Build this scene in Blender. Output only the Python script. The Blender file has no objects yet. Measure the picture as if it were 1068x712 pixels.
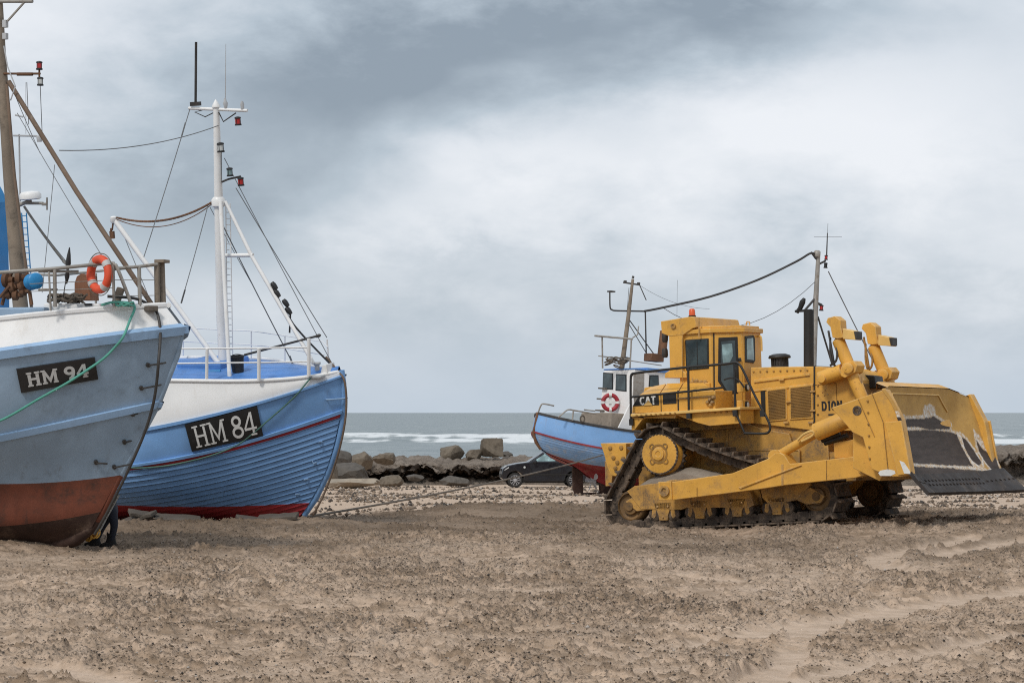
import bpy, bmesh, math, random
import numpy as np
from mathutils import Vector, Matrix
from mathutils.bvhtree import BVHTree

random.seed(7)
R = math.radians
PI = math.pi
SC = bpy.context.scene
COL = SC.collection

# ------------------------------------------------------------------ camera
F, CX, HY, CZ = 2800.0, 534.0, 430.0, 2.2      # focal length in photo pixels, principal column, horizon row, eye height
CAM = Vector((0, 0, CZ))
cd = bpy.data.cameras.new('camera')
cam = bpy.data.objects.new('camera', cd)
COL.objects.link(cam)
cam.location = CAM
cam.rotation_euler = (R(90), 0, 0)
cd.sensor_width = 36.0
cd.lens = 36.0 * F / 1068.0
cd.shift_y = (HY - 356.0) / 1068.0
cd.clip_start = 0.5
cd.clip_end = 60000.0
SC.camera = cam


def ray(px, py):
    return Vector(((px - CX) / F, 1.0, (HY - py) / F))


def W(px, py, Y):
    """world point seen at a photo pixel, Y metres away"""
    return CAM + ray(px, py) * Y


class Frame:
    """local frame of a thing: x forward, y to its left, z up"""
    def __init__(s, O, yaw=0, pitch=0, roll=0):
        s.M = Matrix.Translation(O) @ Matrix.Rotation(R(yaw), 4, 'Z') @ Matrix.Rotation(R(pitch), 4, 'Y') @ Matrix.Rotation(R(roll), 4, 'X')
        s.I = s.M.inverted()
        s.o = s.I @ CAM
        s.R3 = s.I.to_3x3()

    def on(s, px, py, ax, val):
        d = s.R3 @ ray(px, py)
        return s.o + d * ((val - s.o[ax]) / d[ax])

    def y(s, px, py, y):
        return s.on(px, py, 1, y)

    def prj(s, p):
        w = s.M @ Vector(p)
        return CX + F * w.x / w.y, HY - F * (w.z - CZ) / w.y, w.y


# ------------------------------------------------------------------ object helpers
def tag(o, label=None, cat=None, group=None, kind=None):
    if label: o['label'] = label
    if cat: o['category'] = cat
    if group: o['group'] = group
    if kind: o['kind'] = kind
    return o


def thing(name, M, label, cat, group=None):
    o = bpy.data.objects.new(name, None)
    o.empty_display_size = 0.3
    COL.objects.link(o)
    o.matrix_world = M
    return tag(o, label, cat, group)


class MB:
    """collects shapes for ONE mesh object"""
    def __init__(s):
        s.v, s.f, s.m, s.cuts = [], [], [], []
        s.mi = 0

    def add(s, vs, fs):
        b = len(s.v); s.cuts.append((b, len(s.f)))
        s.v += [tuple(v) for v in vs]
        s.f += [tuple(i + b for i in f) for f in fs]
        s.m += [s.mi] * len(fs)
        return s

    def prism(s, base, ext):
        base = [Vector(p) for p in base]; ext = Vector(ext); n = len(base)
        vs = base + [p + ext for p in base]
        fs = [tuple(range(n)), tuple(range(2 * n - 1, n - 1, -1))]
        fs += [(i, (i + 1) % n, (i + 1) % n + n, i + n) for i in range(n)]
        return s.add(vs, fs)

    def py(s, prof, y0, y1):
        """profile of (x, z) extruded from y0 to y1"""
        return s.prism([(p[0], y0, p[1]) for p in prof], (0, y1 - y0, 0))

    def box(s, c, d, M=None):
        x, y, z = d[0] / 2, d[1] / 2, d[2] / 2
        vs = [Vector((a * x, b * y, e * z)) for a in (-1, 1) for b in (-1, 1) for e in (-1, 1)]
        if M is not None: vs = [M @ v for v in vs]
        vs = [v + Vector(c) for v in vs]
        return s.add(vs, [(0, 1, 3, 2), (4, 6, 7, 5), (0, 4, 5, 1), (2, 3, 7, 6), (0, 2, 6, 4), (1, 5, 7, 3)])

    def tube(s, pts, r, n=8, closed=False):
        pts = [Vector(p) for p in pts]
        N = len(pts)
        rs = r if isinstance(r, (list, tuple)) else [r] * N
        vs, fs = [], []
        up = None
        for i, p in enumerate(pts):
            if closed:
                t = pts[(i + 1) % N] - pts[i - 1]
            else:
                t = pts[min(i + 1, N - 1)] - pts[max(i - 1, 0)]
            if t.length < 1e-9: t = Vector((0, 0, 1))
            t.normalize()
            if up is None:
                up = Vector((0, 0, 1)) if abs(t.z) < 0.9 else Vector((1, 0, 0))
            a = (up - t * up.dot(t))
            if a.length < 1e-6: a = t.orthogonal()
            a.normalize(); up = a
            b = t.cross(a)
            for k in range(n):
                an = 2 * PI * k / n
                vs.append(p + (a * math.cos(an) + b * math.sin(an)) * rs[i])
        for i in range(N if closed else N - 1):
            j = (i + 1) % N
            for k in range(n):
                fs.append((i * n + k, i * n + (k + 1) % n, j * n + (k + 1) % n, j * n + k))
        if not closed:
            fs += [tuple(range(n - 1, -1, -1)), tuple((N - 1) * n + k for k in range(n))]
        return s.add(vs, fs)

    def lathe(s, p0, axis, prof, n=20):
        """profile of (radius, height along axis)"""
        p0 = Vector(p0); ax = Vector(axis).normalized(); a = ax.orthogonal().normalized(); b = ax.cross(a)
        vs, fs = [], []
        for (r, h) in prof:
            for k in range(n):
                an = 2 * PI * k / n
                vs.append(p0 + ax * h + (a * math.cos(an) + b * math.sin(an)) * max(r, 1e-4))
        for i in range(len(prof) - 1):
            for k in range(n):
                fs.append((i * n + k, i * n + (k + 1) % n, (i + 1) * n + (k + 1) % n, (i + 1) * n + k))
        fs += [tuple(range(n - 1, -1, -1)), tuple((len(prof) - 1) * n + k for k in range(n))]
        return s.add(vs, fs)

    def grid(s, P):
        """P[i][j] points"""
        a, b = len(P), len(P[0])
        vs = [p for row in P for p in row]
        fs = [(i * b + j, i * b + j + 1, (i + 1) * b + j + 1, (i + 1) * b + j) for i in range(a - 1) for j in range(b - 1)]
        return s.add(vs, fs)

    def strip(s, pts, w, fn):
        """flat stroke of width w along 2-D pts, mapped to 3-D by fn"""
        pts = [Vector(p) for p in pts]; N = len(pts); L = []; Rr = []
        cl = (pts[0] - pts[-1]).length < 1e-6
        for i, p in enumerate(pts):
            d0 = (p - pts[i - 1]).normalized() if i > 0 else ((pts[0] - pts[-2]).normalized() if cl else None)
            d1 = (pts[i + 1] - p).normalized() if i < N - 1 else ((pts[1] - pts[0]).normalized() if cl else None)
            if d0 is None: d0 = d1
            if d1 is None: d1 = d0
            n0 = Vector((-d0.y, d0.x)); n1 = Vector((-d1.y, d1.x)); m = n0 + n1
            if m.length < 1e-6: m = n0
            m.normalize()
            k = w / 2 / max(0.45, m.dot(n0))
            L.append(fn(p + m * k)); Rr.append(fn(p - m * k))
        return s.add(L + Rr, [(i, i + 1, N + i + 1, N + i) for i in range(N - 1)])

    def build(s, name, mats, parent=None, smooth=None, bevel=0, seg=2, label=None, recalc=True):
        me = bpy.data.meshes.new(name)
        me.from_pydata(s.v, [], s.f)
        if not isinstance(mats, (list, tuple)): mats = [mats]
        for m in mats: me.materials.append(m)
        if len(mats) > 1: me.polygons.foreach_set('material_index', s.m)
        if recalc:
            bm = bmesh.new(); bm.from_mesh(me)
            bmesh.ops.recalc_face_normals(bm, faces=bm.faces[:])
            bm.to_mesh(me); bm.free()
        if smooth:
            me.polygons.foreach_set('use_smooth', [True] * len(me.polygons))
            me.set_sharp_from_angle(angle=R(smooth))
        me.update()
        o = bpy.data.objects.new(name, me)
        COL.objects.link(o)
        if parent is not None: o.parent = parent
        if bevel:
            b = o.modifiers.new('bevel', 'BEVEL'); b.width = bevel; b.segments = seg; b.limit_method = 'ANGLE'; b.angle_limit = R(40)
            b.harden_normals = False
        if label: o['label'] = label
        return o


def each(mb, name, mats, parent=None, smooth=None, bevel=0, per=1, **k):
    """every shape collected in mb as an object of its own (per: shapes that belong together)"""
    cuts = mb.cuts + [(len(mb.v), len(mb.f))]; out = []
    for i in range(0, len(mb.cuts), per):
        (v0, f0), (v1, f1) = cuts[i], cuts[min(i + per, len(cuts) - 1)]
        q = MB(); q.v = mb.v[v0:v1]; q.f = [tuple(a - v0 for a in f) for f in mb.f[f0:f1]]; q.m = [0] * len(q.f)
        out.append(q.build(name, mats, parent, smooth, bevel, **k))
    return out


def np_mesh(name, V, Fq, mat, attrs=None, smooth=True):
    """fast mesh from numpy arrays"""
    me = bpy.data.meshes.new(name)
    k = Fq.shape[1]
    me.vertices.add(len(V)); me.vertices.foreach_set('co', V.astype(np.float32).ravel())
    me.loops.add(Fq.size); me.loops.foreach_set('vertex_index', Fq.astype(np.int32).ravel())
    me.polygons.add(len(Fq)); me.polygons.foreach_set('loop_start', np.arange(0, Fq.size, k, dtype=np.int32))
    try: me.polygons.foreach_set('loop_total', np.full(len(Fq), k, dtype=np.int32))
    except Exception: pass
    me.update(calc_edges=True)
    if smooth: me.polygons.foreach_set('use_smooth', np.ones(len(Fq), dtype=bool))
    for n, a in (attrs or {}).items():
        at = me.attributes.new(n, 'FLOAT', 'POINT'); at.data.foreach_set('value', a.astype(np.float32).ravel())
    me.materials.append(mat)
    me.validate()
    o = bpy.data.objects.new(name, me); COL.objects.link(o)
    return o


def grid_faces(a, b):
    i = np.arange(a - 1)[:, None] * b + np.arange(b - 1)[None, :]
    i = i.ravel()
    return np.stack([i, i + 1, i + b + 1, i + b], 1)


# ------------------------------------------------------------------ numeric noise
def _h(ix, iy, seed):
    n = (ix.astype(np.int64) * 374761393 + iy.astype(np.int64) * 668265263 + seed * 974634777) & 0xFFFFFFFF
    n = ((n ^ (n >> 13)) * 1274126177) & 0xFFFFFFFF
    n = (n ^ (n >> 16)) & 0xFFFFFFFF
    return n / 4294967295.0


def vn(x, y, seed=0):
    x = np.asarray(x, float); y = np.asarray(y, float)
    xi = np.floor(x); yi = np.floor(y); fx = x - xi; fy = y - yi
    ux = fx * fx * (3 - 2 * fx); uy = fy * fy * (3 - 2 * fy)
    a = _h(xi, yi, seed); b = _h(xi + 1, yi, seed); c = _h(xi, yi + 1, seed); d = _h(xi + 1, yi + 1, seed)
    return (a + (b - a) * ux) * (1 - uy) + (c + (d - c) * ux) * uy


def fbm(x, y, o=4, seed=0):
    s = 0; a = 0.5; t = 0
    for i in range(o):
        s = s + a * vn(x, y, seed + i * 17); t += a; a *= 0.5; x = x * 2.03 + 11.3; y = y * 2.03 + 4.7
    return s / t


# ------------------------------------------------------------------ materials
def newmat(name):
    m = bpy.data.materials.new(name); m.use_nodes = True
    nt = m.node_tree; b = nt.nodes['Principled BSDF']
    return m, nt, b


class NT:
    def __init__(s, nt): s.nt = nt

    def n(s, t, **k):
        x = s.nt.nodes.new(t)
        for a, v in k.items(): setattr(x, a, v)
        return x

    def l(s, a, b): s.nt.links.new(a, b)

    def val(s, sock, v):
        if hasattr(v, 'links') or hasattr(v, 'is_output'): s.l(v, sock)
        else: sock.default_value = v

    def math(s, op, a, b=None, c=None, clamp=False):
        x = s.n('ShaderNodeMath', operation=op, use_clamp=clamp)
        s.val(x.inputs[0], a)
        if b is not None: s.val(x.inputs[1], b)
        if c is not None: s.val(x.inputs[2], c)
        return x.outputs[0]

    def mix(s, f, a, b, mode='MIX'):
        x = s.n('ShaderNodeMix', data_type='RGBA', blend_type=mode)
        s.val(x.inputs[0], f)
        for sk, v in ((x.inputs[6], a), (x.inputs[7], b)):
            if isinstance(v, (tuple, list)): sk.default_value = (v[0], v[1], v[2], 1)
            else: s.l(v, sk)
        return x.outputs[2]

    def noise(s, vec, scale, detail=4, rough=0.55, dist=0.0):
        x = s.n('ShaderNodeTexNoise'); s.l(vec, x.inputs['Vector'])
        x.inputs['Scale'].default_value = scale; x.inputs['Detail'].default_value = detail
        x.inputs['Roughness'].default_value = rough; x.inputs['Distortion'].default_value = dist
        return x.outputs['Fac']

    def ramp(s, f, lo, hi, a=0.0, b=1.0):
        x = s.n('ShaderNodeMapRange', interpolation_type='SMOOTHSTEP'); s.val(x.inputs[0], f)
        x.inputs[1].default_value = lo; x.inputs[2].default_value = hi; x.inputs[3].default_value = a; x.inputs[4].default_value = b
        return x.outputs[0]

    def obj(s): return s.n('ShaderNodeTexCoord').outputs['Object']

    def mapv(s, vec, scale):
        x = s.n('ShaderNodeMapping'); s.l(vec, x.inputs[0]); x.inputs['Scale'].default_value = scale
        return x.outputs[0]

    def attr(s, name): return s.n('ShaderNodeAttribute', attribute_name=name).outputs['Fac']

    def bump(s, h, st, d, b):
        x = s.n('ShaderNodeBump'); x.inputs['Strength'].default_value = st; x.inputs['Distance'].default_value = d
        s.l(h, x.inputs['Height']); s.l(x.outputs[0], b.inputs['Normal'])


def paint(name, col, rough=0.5, var=0.18, dirt=None, amt=0.45, ds=2.5, streak=0.0, scol=(0.12, 0.06, 0.03), metal=0.0, bump=0.25, bs=30, vs=1.2, spec=0.4, chips=0.0, ccol=(0.15, 0.07, 0.035), edge=0.0, ecol=(0.5, 0.4, 0.28)):
    m, nt, b = newmat(name); g = NT(nt)
    v = g.obj()
    n1 = g.noise(v, vs, 5, 0.6)
    f = g.ramp(n1, 0.3, 0.7)
    c = g.mix(f, tuple(x * (1 - var) for x in col), tuple(min(1, x * (1 + var)) for x in col))
    if dirt is not None:
        n2 = g.noise(v, ds, 8, 0.68, 0.3)
        d = g.ramp(n2, 0.62 - 0.25 * amt, 0.80 - 0.2 * amt)
        n3 = g.noise(v, ds * 9, 4, 0.6)
        d = g.math('MULTIPLY', d, g.ramp(n3, 0.3, 0.7, 0.35, 1.0))
        c = g.mix(g.math('MULTIPLY', d, min(1, 0.35 + amt)), c, dirt)
    if streak > 0:
        n4 = g.noise(g.mapv(v, (7, 7, 0.35)), 1.0, 6, 0.65)
        n5 = g.noise(v, 0.9, 3)
        d = g.math('MULTIPLY', g.ramp(n4, 0.54, 0.74), g.ramp(n5, 0.4, 0.65))
        c = g.mix(g.math('MULTIPLY', d, streak), c, scol)
    if chips > 0:
        n6 = g.noise(v, 17, 5, 0.7); n7 = g.noise(v, 1.7, 4, 0.6)
        d = g.math('MULTIPLY', g.ramp(n6, 0.60, 0.68), g.ramp(n7, 0.42, 0.66, 0.1, 1.0))
        c = g.mix(g.math('MULTIPLY', d, chips), c, ccol)
    if edge > 0:
        bv = g.n('ShaderNodeBevel', samples=4); bv.inputs['Radius'].default_value = 0.03
        ge = g.n('ShaderNodeNewGeometry'); dt = g.n('ShaderNodeVectorMath', operation='DOT_PRODUCT')
        g.l(bv.outputs[0], dt.inputs[0]); g.l(ge.outputs['Normal'], dt.inputs[1])
        ew = g.math('MULTIPLY', g.ramp(dt.outputs['Value'], 0.90, 0.995, 1, 0), g.ramp(g.noise(v, 11, 4, .65), .38, .62))
        c = g.mix(g.math('MULTIPLY', ew, edge), c, ecol)
    g.l(c, b.inputs['Base Color'])
    rr = g.ramp(g.noise(v, 4, 4), 0.3, 0.7, max(0, rough - 0.1), min(1, rough + 0.12))
    g.l(rr, b.inputs['Roughness'])
    b.inputs['Metallic'].default_value = metal
    b.inputs['Specular IOR Level'].default_value = spec
    if bump: g.bump(g.noise(v, bs, 4, 0.6), bump, 0.006, b)
    return m


RUST = (0.13, 0.055, 0.025)
DUST = (0.27, 0.21, 0.15)
M = {}
M['yellow'] = paint('yellow_machine_paint', (0.68, 0.36, 0.064), 0.42, 0.12, (0.36, 0.21, 0.08), 0.45, 2.2, 0.5, (0.24, 0.13, 0.055), chips=.75, edge=.8, ecol=(0.66, 0.50, 0.27))
M['yellow_dirty'] = paint('dirty_yellow_paint', (0.52, 0.28, 0.062), 0.6, 0.22, (0.17, 0.115, 0.07), 0.85, 3.5, 0.5, (0.10, 0.06, 0.035), bump=0.5, chips=.85, edge=.6)
M['yellow_pale'] = paint('pale_yellow_paint', (0.74, 0.47, 0.15), 0.4, 0.12, (0.33, 0.22, 0.10), 0.3, 2.2)
M['grille'] = paint('brown_grille', (0.27, 0.15, 0.045), 0.6, 0.2, (0.10, 0.07, 0.04), 0.5, 5)
M['black_paint'] = paint('black_paint', (0.022, 0.021, 0.020), 0.5, 0.2, (0.10, 0.08, 0.06), 0.2, 4)
M['track_steel'] = paint('muddy_track_steel', (0.044, 0.033, 0.026), 0.8, 0.35, (0.21, 0.155, 0.11), 0.85, 4.5, bump=0.8, bs=22)
M['idler_steel'] = paint('worn_idler_steel', (0.20, 0.115, 0.045), 0.7, 0.3, (0.07, 0.05, 0.035), 0.7, 5, bump=0.6)
M['bare_steel'] = paint('bare_dark_steel', (0.044, 0.038, 0.036), 0.6, 0.2, (0.13, 0.095, 0.07), 0.45, 3, 0.4, (0.10,0.075,0.06), metal=0.1, spec=.25)
M['dark_glass'] = None
M['white'] = paint('white_boat_paint', (0.78, 0.78, 0.77), 0.45, 0.05, (0.58, 0.55, 0.50), 0.35, 1.6, 0.35, (0.46, 0.37, 0.28), chips=.3, ccol=(.45,.42,.38))
M['white_metal'] = paint('white_mast_paint', (0.78, 0.78, 0.77), 0.4, 0.05, (0.50, 0.44, 0.37), 0.25, 4, bump=0.06)
M['hull_grey'] = paint('grey_blue_hull_paint', (0.265, 0.365, 0.48), 0.5, 0.10, (0.19, 0.255, 0.325), 0.5, 1.1, 0.55, (0.15, 0.16, 0.165), bump=0.3, bs=9, chips=.5, ccol=(0.30, 0.34, 0.38))
M['rail_blue'] = paint('pale_blue_rail_paint', (0.28, 0.43, 0.63), 0.5, 0.1, (0.16, 0.20, 0.25), 0.35, 3)
M['boot_red'] = paint('red_brown_antifouling', (0.165, 0.050, 0.028), 0.75, 0.25, (0.075, 0.038, 0.028), 0.75, 2.2, 0.8, (0.055, 0.035, 0.03), bump=0.5, chips=.6, ccol=(.05,.03,.025))
M['keel_and_shade'] = paint('dark_keel_timber_and_shade', (0.042, 0.022, 0.016), 0.85, 0.4, (0.13, 0.085, 0.06), 0.5, 3, bump=0.6)
M['deck_blue'] = paint('blue_deck_paint', (0.085, 0.225, 0.54), 0.5, 0.14, (0.12, 0.22, 0.42), 0.35, 2.0)
M['house_blue'] = paint('bright_blue_house_paint', (0.025, 0.22, 0.48), 0.45, 0.12, (0.04, 0.14, 0.27), 0.3, 2)
M['boat_blue'] = paint('sky_blue_hull_paint', (0.185, 0.365, 0.665), 0.45, 0.09, (0.22, 0.32, 0.47), 0.35, 2.0, 0.3, (0.17, 0.20, 0.27), chips=.4, ccol=(.10,.16,.28))
M['red'] = paint('red_paint', (0.33, 0.026, 0.035), 0.5, 0.2, (0.12, 0.03, 0.03), 0.4, 3)
M['orange'] = paint('orange_red_buoy', (0.66, 0.085, 0.035), 0.55, 0.12, (0.35, 0.07, 0.04), 0.35, 8)
M['galv'] = paint('weathered_galvanised_steel', (0.30, 0.285, 0.26), 0.6, 0.2, (0.16, 0.105, 0.06), 0.55, 7, metal=0.2)
M['rust'] = paint('rusty_steel', (0.15, 0.075, 0.04), 0.8, 0.35, (0.06, 0.04, 0.03), 0.5, 8, bump=0.6)
M['dark_metal'] = paint('dark_metal', (0.055, 0.052, 0.05), 0.55, 0.25, (0.12, 0.08, 0.05), 0.35, 6, metal=0.3)
M['wire'] = paint('grey_wire', (0.13, 0.135, 0.14), 0.6, 0.15, bump=0)
M['wire_pale'] = paint('pale_wire', (0.33, 0.35, 0.37), 0.6, 0.1, bump=0)
M['mast_wood'] = paint('weathered_mast_timber', (0.215, 0.175, 0.135), 0.85, 0.22, (0.085, 0.07, 0.055), 0.6, 3, 0.7, (0.09, 0.075, 0.06), bump=0.5)
M['pole_wood'] = paint('brown_spar', (0.15, 0.105, 0.075), 0.75, 0.25, (0.30, 0.24, 0.19), 0.4, 5)
M['brown_wood'] = paint('red_brown_timber', (0.17, 0.075, 0.04), 0.7, 0.25, (0.08, 0.05, 0.03), 0.4, 6)
M['green_rope'] = paint('green_rope', (0.10, 0.36, 0.29), 0.8, 0.2, (0.16, 0.26, 0.20), 0.4, 20, bump=0.6, bs=90)
M['dull_rope'] = paint('dull_green_rope', (0.075, 0.17, 0.14), 0.8, 0.2, (0.17, 0.17, 0.12), 0.5, 12, bump=0.6, bs=90)
M['brown_rope'] = paint('brown_rope', (0.14, 0.115, 0.09), 0.85, 0.25, (0.07, 0.055, 0.04), 0.5, 12, bump=0.7, bs=80)
M['black_board'] = paint('black_board', (0.018, 0.017, 0.017), 0.55, 0.2, (0.05, 0.045, 0.04), 0.3, 8)
M['letter_grey'] = paint('grey_white_lettering', (0.47, 0.47, 0.46), 0.6, 0.12, (0.24, 0.23, 0.22), 0.4, 14)
M['letter_white'] = paint('white_lettering', (0.70, 0.70, 0.68), 0.6, 0.08, (0.45, 0.44, 0.42), 0.3, 14)
M['black_plastic'] = paint('black_plastic', (0.02, 0.02, 0.021), 0.5, 0.15)
M['rubber'] = paint('tyre_rubber', (0.022, 0.021, 0.02), 0.85, 0.2, DUST, 0.2, 8)
M['alloy'] = paint('alloy_rim', (0.42, 0.42, 0.43), 0.35, 0.1, metal=0.6)
M['car_black'] = paint('black_car_paint', (0.011, 0.012, 0.016), 0.16, 0.1, (0.10, 0.085, 0.07), 0.12, 3, bump=0, spec=0.6)
M['red_lens'] = paint('red_lens', (0.42, 0.03, 0.03), 0.25, 0.1, bump=0)
M['orange_lens'] = paint('orange_lens', (0.68, 0.11, 0.03), 0.25, 0.1, bump=0)
M['clear_lens'] = paint('clear_lens', (0.55, 0.57, 0.56), 0.2, 0.1, bump=0)
M['navy_cloth'] = paint('navy_work_cloth', (0.024, 0.027, 0.040), 0.9, 0.3, (0.05, 0.045, 0.04), 0.3, 6, bump=0.5)
M['skin'] = paint('skin', (0.46, 0.27, 0.19), 0.6, 0.08, bump=0.1)
M['yellow_rope'] = paint('yellow_rope', (0.62, 0.33, 0.05), 0.75, 0.2, (0.25, 0.14, 0.04), 0.5, 14)
M['zinc'] = paint('zinc_plate', (0.42, 0.43, 0.44), 0.6, 0.1)
M['driftwood'] = paint('grey_driftwood', (0.115, 0.098, 0.082), 0.9, 0.25, (0.075, 0.065, 0.05), 0.5, 5, bump=0.7)
M['packed_sand'] = paint('packed_grey_sand', (0.27, 0.225, 0.18), 0.95, 0.2, (0.17, 0.14, 0.11), 0.5, 8, bump=0.8, bs=40)
M['rock'] = paint('tan_granite', (0.16, 0.132, 0.10), 0.9, 0.25, (0.07, 0.055, 0.04), 0.7, 1.6, .5, (0.08,.065,.05), bump=1.0, bs=5, chips=.7, ccol=(.06,.05,.04))
M['rock_grey'] = paint('grey_granite', (0.105, 0.093, 0.08), 0.9, 0.25, (0.05, 0.043, 0.035), 0.7, 1.5, .5, (0.06,.05,.04), bump=1.0, bs=5, chips=.7, ccol=(.045,.04,.033))
M['slab'] = paint('pale_stone_slab', (0.30, 0.255, 0.20), 0.9, 0.15, (0.15, 0.12, 0.095), 0.5, 2, bump=0.7, bs=8)


def glassy(name, col=(0.02, 0.03, 0.032), t=0.35):
    m, nt, b = newmat(name); g = NT(nt)
    v = g.obj()
    c = g.mix(g.ramp(g.noise(v, 3, 3), 0.35, 0.65), col, tuple(x * 2.4 for x in col))
    g.l(c, b.inputs['Base Color'])
    b.inputs['Roughness'].default_value = 0.06
    b.inputs['Specular IOR Level'].default_value = 0.7
    return m


M['dark_glass'] = glassy('dark_window_glass')
M['green_glass'] = glassy('pale_green_glass_and_reflection', (0.16, 0.24, 0.25))


# ------------------------------------------------------------------ strokes for writing
def arc(cx, cy, rx, ry, a0, a1, n=16):
    return [(cx + rx * math.cos(R(a0 + (a1 - a0) * i / n)), cy + ry * math.sin(R(a0 + (a1 - a0) * i / n))) for i in range(n + 1)]


def seg(a, b, n=4):
    return [(a[0] + (b[0] - a[0]) * i / n, a[1] + (b[1] - a[1]) * i / n) for i in range(n + 1)]


def glyph(ch, slab, w):
    """list of strokes (points, width) in a box 1 high; width of the box returned too"""
    S = []; h = w / 2; sb = w * 0.6
    ser = lambda x, y, e=0.17: S.append((seg((x - e, y), (x + e, y), 3), sb))
    if ch == 'H':
        S += [(seg((.2, 0), (.2, 1)), w), (seg((.7, 0), (.7, 1)), w), (seg((.2, .5), (.7, .5)), w * .8)]
        if slab:
            for x in (.2, .7):
                ser(x, sb / 2); ser(x, 1 - sb / 2)
        return S, .9
    if ch == 'M':
        S += [(seg((.18, 0), (.18, 1)), w * .85), (seg((.86, 0), (.86, 1)), w * .95), (seg((.18, .98), (.52, .2)) + seg((.52, .2), (.86, .98))[1:], w * .8)]
        if slab:
            ser(.18, sb / 2, .16); ser(.86, sb / 2, .16); ser(.12, 1 - sb / 2, .12); ser(.92, 1 - sb / 2, .12)
        return S, 1.04
    if ch == '8':
        S += [(arc(.35, .74, .22, .26 - h, 0, 360), w), (arc(.35, .27, .27, .27 - h, 0, 360), w)]
        return S, .72
    if ch == '9':
        S += [(arc(.36, .68, .24, .32 - h, 0, 360, 20), w), (arc(.30, .62, .30, .62 - h, 5, -95, 14), w)]
        return S, .74
    if ch == '4':
        S += [(seg((.52, 0), (.52, 1)), w), (seg((.50, .98), (.05, .32)), w * .75), (seg((.03, .30), (.74, .30)), w * .8)]
        if slab: ser(.52, sb / 2)
        return S, .78
    if ch == 'C':
        S += [(arc(.34, .5, .27, .5 - h, 45, 315, 18), w)]; return S, .64
    if ch == 'A':
        S += [(seg((.06, 0), (.36, 1)), w), (seg((.36, 1), (.66, 0)), w), (seg((.2, .30), (.52, .30)), w * .8)]; return S, .74
    if ch == 'T':
        S += [(seg((.30, 0), (.30, 1 - w)), w), (seg((.02, 1 - h), (.58, 1 - h)), w)]; return S, .62
    if ch == 'D':
        S += [(seg((.12, 0), (.12, 1)), w), (seg((.12, 1 - h), (.32, 1 - h)) + arc(.32, .5, .22, .5 - h, 88, -88, 12) + seg((.32, h), (.12, h)), w)]; return S, .66
    if ch == '1':
        S += [(seg((.22, 0), (.22, 1)), w), (seg((.06, .84), (.22, .93), 2), w * .7)]; return S, .40
    if ch == '0':
        S += [(arc(.30, .5, .20, .5 - h, 0, 360, 20), w)]; return S, .60
    if ch == 'N':
        S += [(seg((.12, 0), (.12, 1)), w), (seg((.56, 0), (.56, 1)), w), (seg((.12, .97), (.56, .03)), w)]; return S, .70
    return S, .3


def write(mb, text, fn, slab=False, w=.17, gap=.06):
    """strokes of the text; fn(u, v, lift) maps u 0..1 over the whole text, v 0..1 height"""
    gl = [glyph(c, slab, w) for c in text]
    tot = sum(x[1] for x in gl) + gap * (len(gl) - 1)
    u = 0; k = 0
    for S, wd in gl:
        for pts, ww in S:
            lift = 0.0012 * (k % 7); k += 1
            mb.strip([(u + p[0], p[1]) for p in pts], ww, lambda q, l=lift: fn(q.x / tot, q.y, l))
        u += wd + gap
    return mb

# ------------------------------------------------------------------ light and sky
SUN_AZ, SUN_EL = R(212), R(46)      # azimuth from +Y towards +X: behind the camera, to the left
wd = bpy.data.worlds.new('World'); SC.world = wd; wd.use_nodes = True
nt = wd.node_tree; g = NT(nt)
bg = nt.nodes['Background']
sky = g.n('ShaderNodeTexSky', sky_type='NISHITA', sun_disc=False, sun_elevation=SUN_EL, sun_rotation=SUN_AZ)
sky.air_density = 1.0; sky.dust_density = 2.0
co = g.n('ShaderNodeTexCoord').outputs['Generated']
nrm = g.n('ShaderNodeVectorMath', operation='NORMALIZE'); g.l(co, nrm.inputs[0])
sx = g.n('ShaderNodeSeparateXYZ'); g.l(nrm.outputs[0], sx.inputs[0])
az = g.math('ARCTAN2', sx.outputs[0], sx.outputs[1])
el = g.math('ARCSINE', sx.outputs[2])
cmb = g.n('ShaderNodeCombineXYZ'); g.l(az, cmb.inputs[0]); g.l(g.math('MULTIPLY', el, 1.9), cmb.inputs[1])
nz = g.noise(cmb.outputs[0], 10, 6, 0.52, 0.2)
nz2 = g.noise(cmb.outputs[0], 24, 8, 0.6, 0.15)
waz = g.math('ADD', az, g.math('MULTIPLY', g.math('SUBTRACT', nz, 0.5), 0.14))
wel = g.math('ADD', el, g.math('MULTIPLY', g.math('SUBTRACT', nz2, 0.5), 0.045))


def lump(px, py, sxp, syp, amp):
    """one bank of cloud, by its bearing and height"""
    a0, e0 = math.atan((px - CX) / F), math.atan((HY - py) / F)
    a = g.math('DIVIDE', g.math('SUBTRACT', waz, a0), sxp / F)
    e = g.math('DIVIDE', g.math('SUBTRACT', wel, e0), syp / F)
    q = g.math('ADD', g.math('MULTIPLY', a, a), g.math('MULTIPLY', e, e))
    return g.math('MULTIPLY', g.math('EXPONENT', g.math('MULTIPLY', q, -1.0)), amp)


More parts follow.
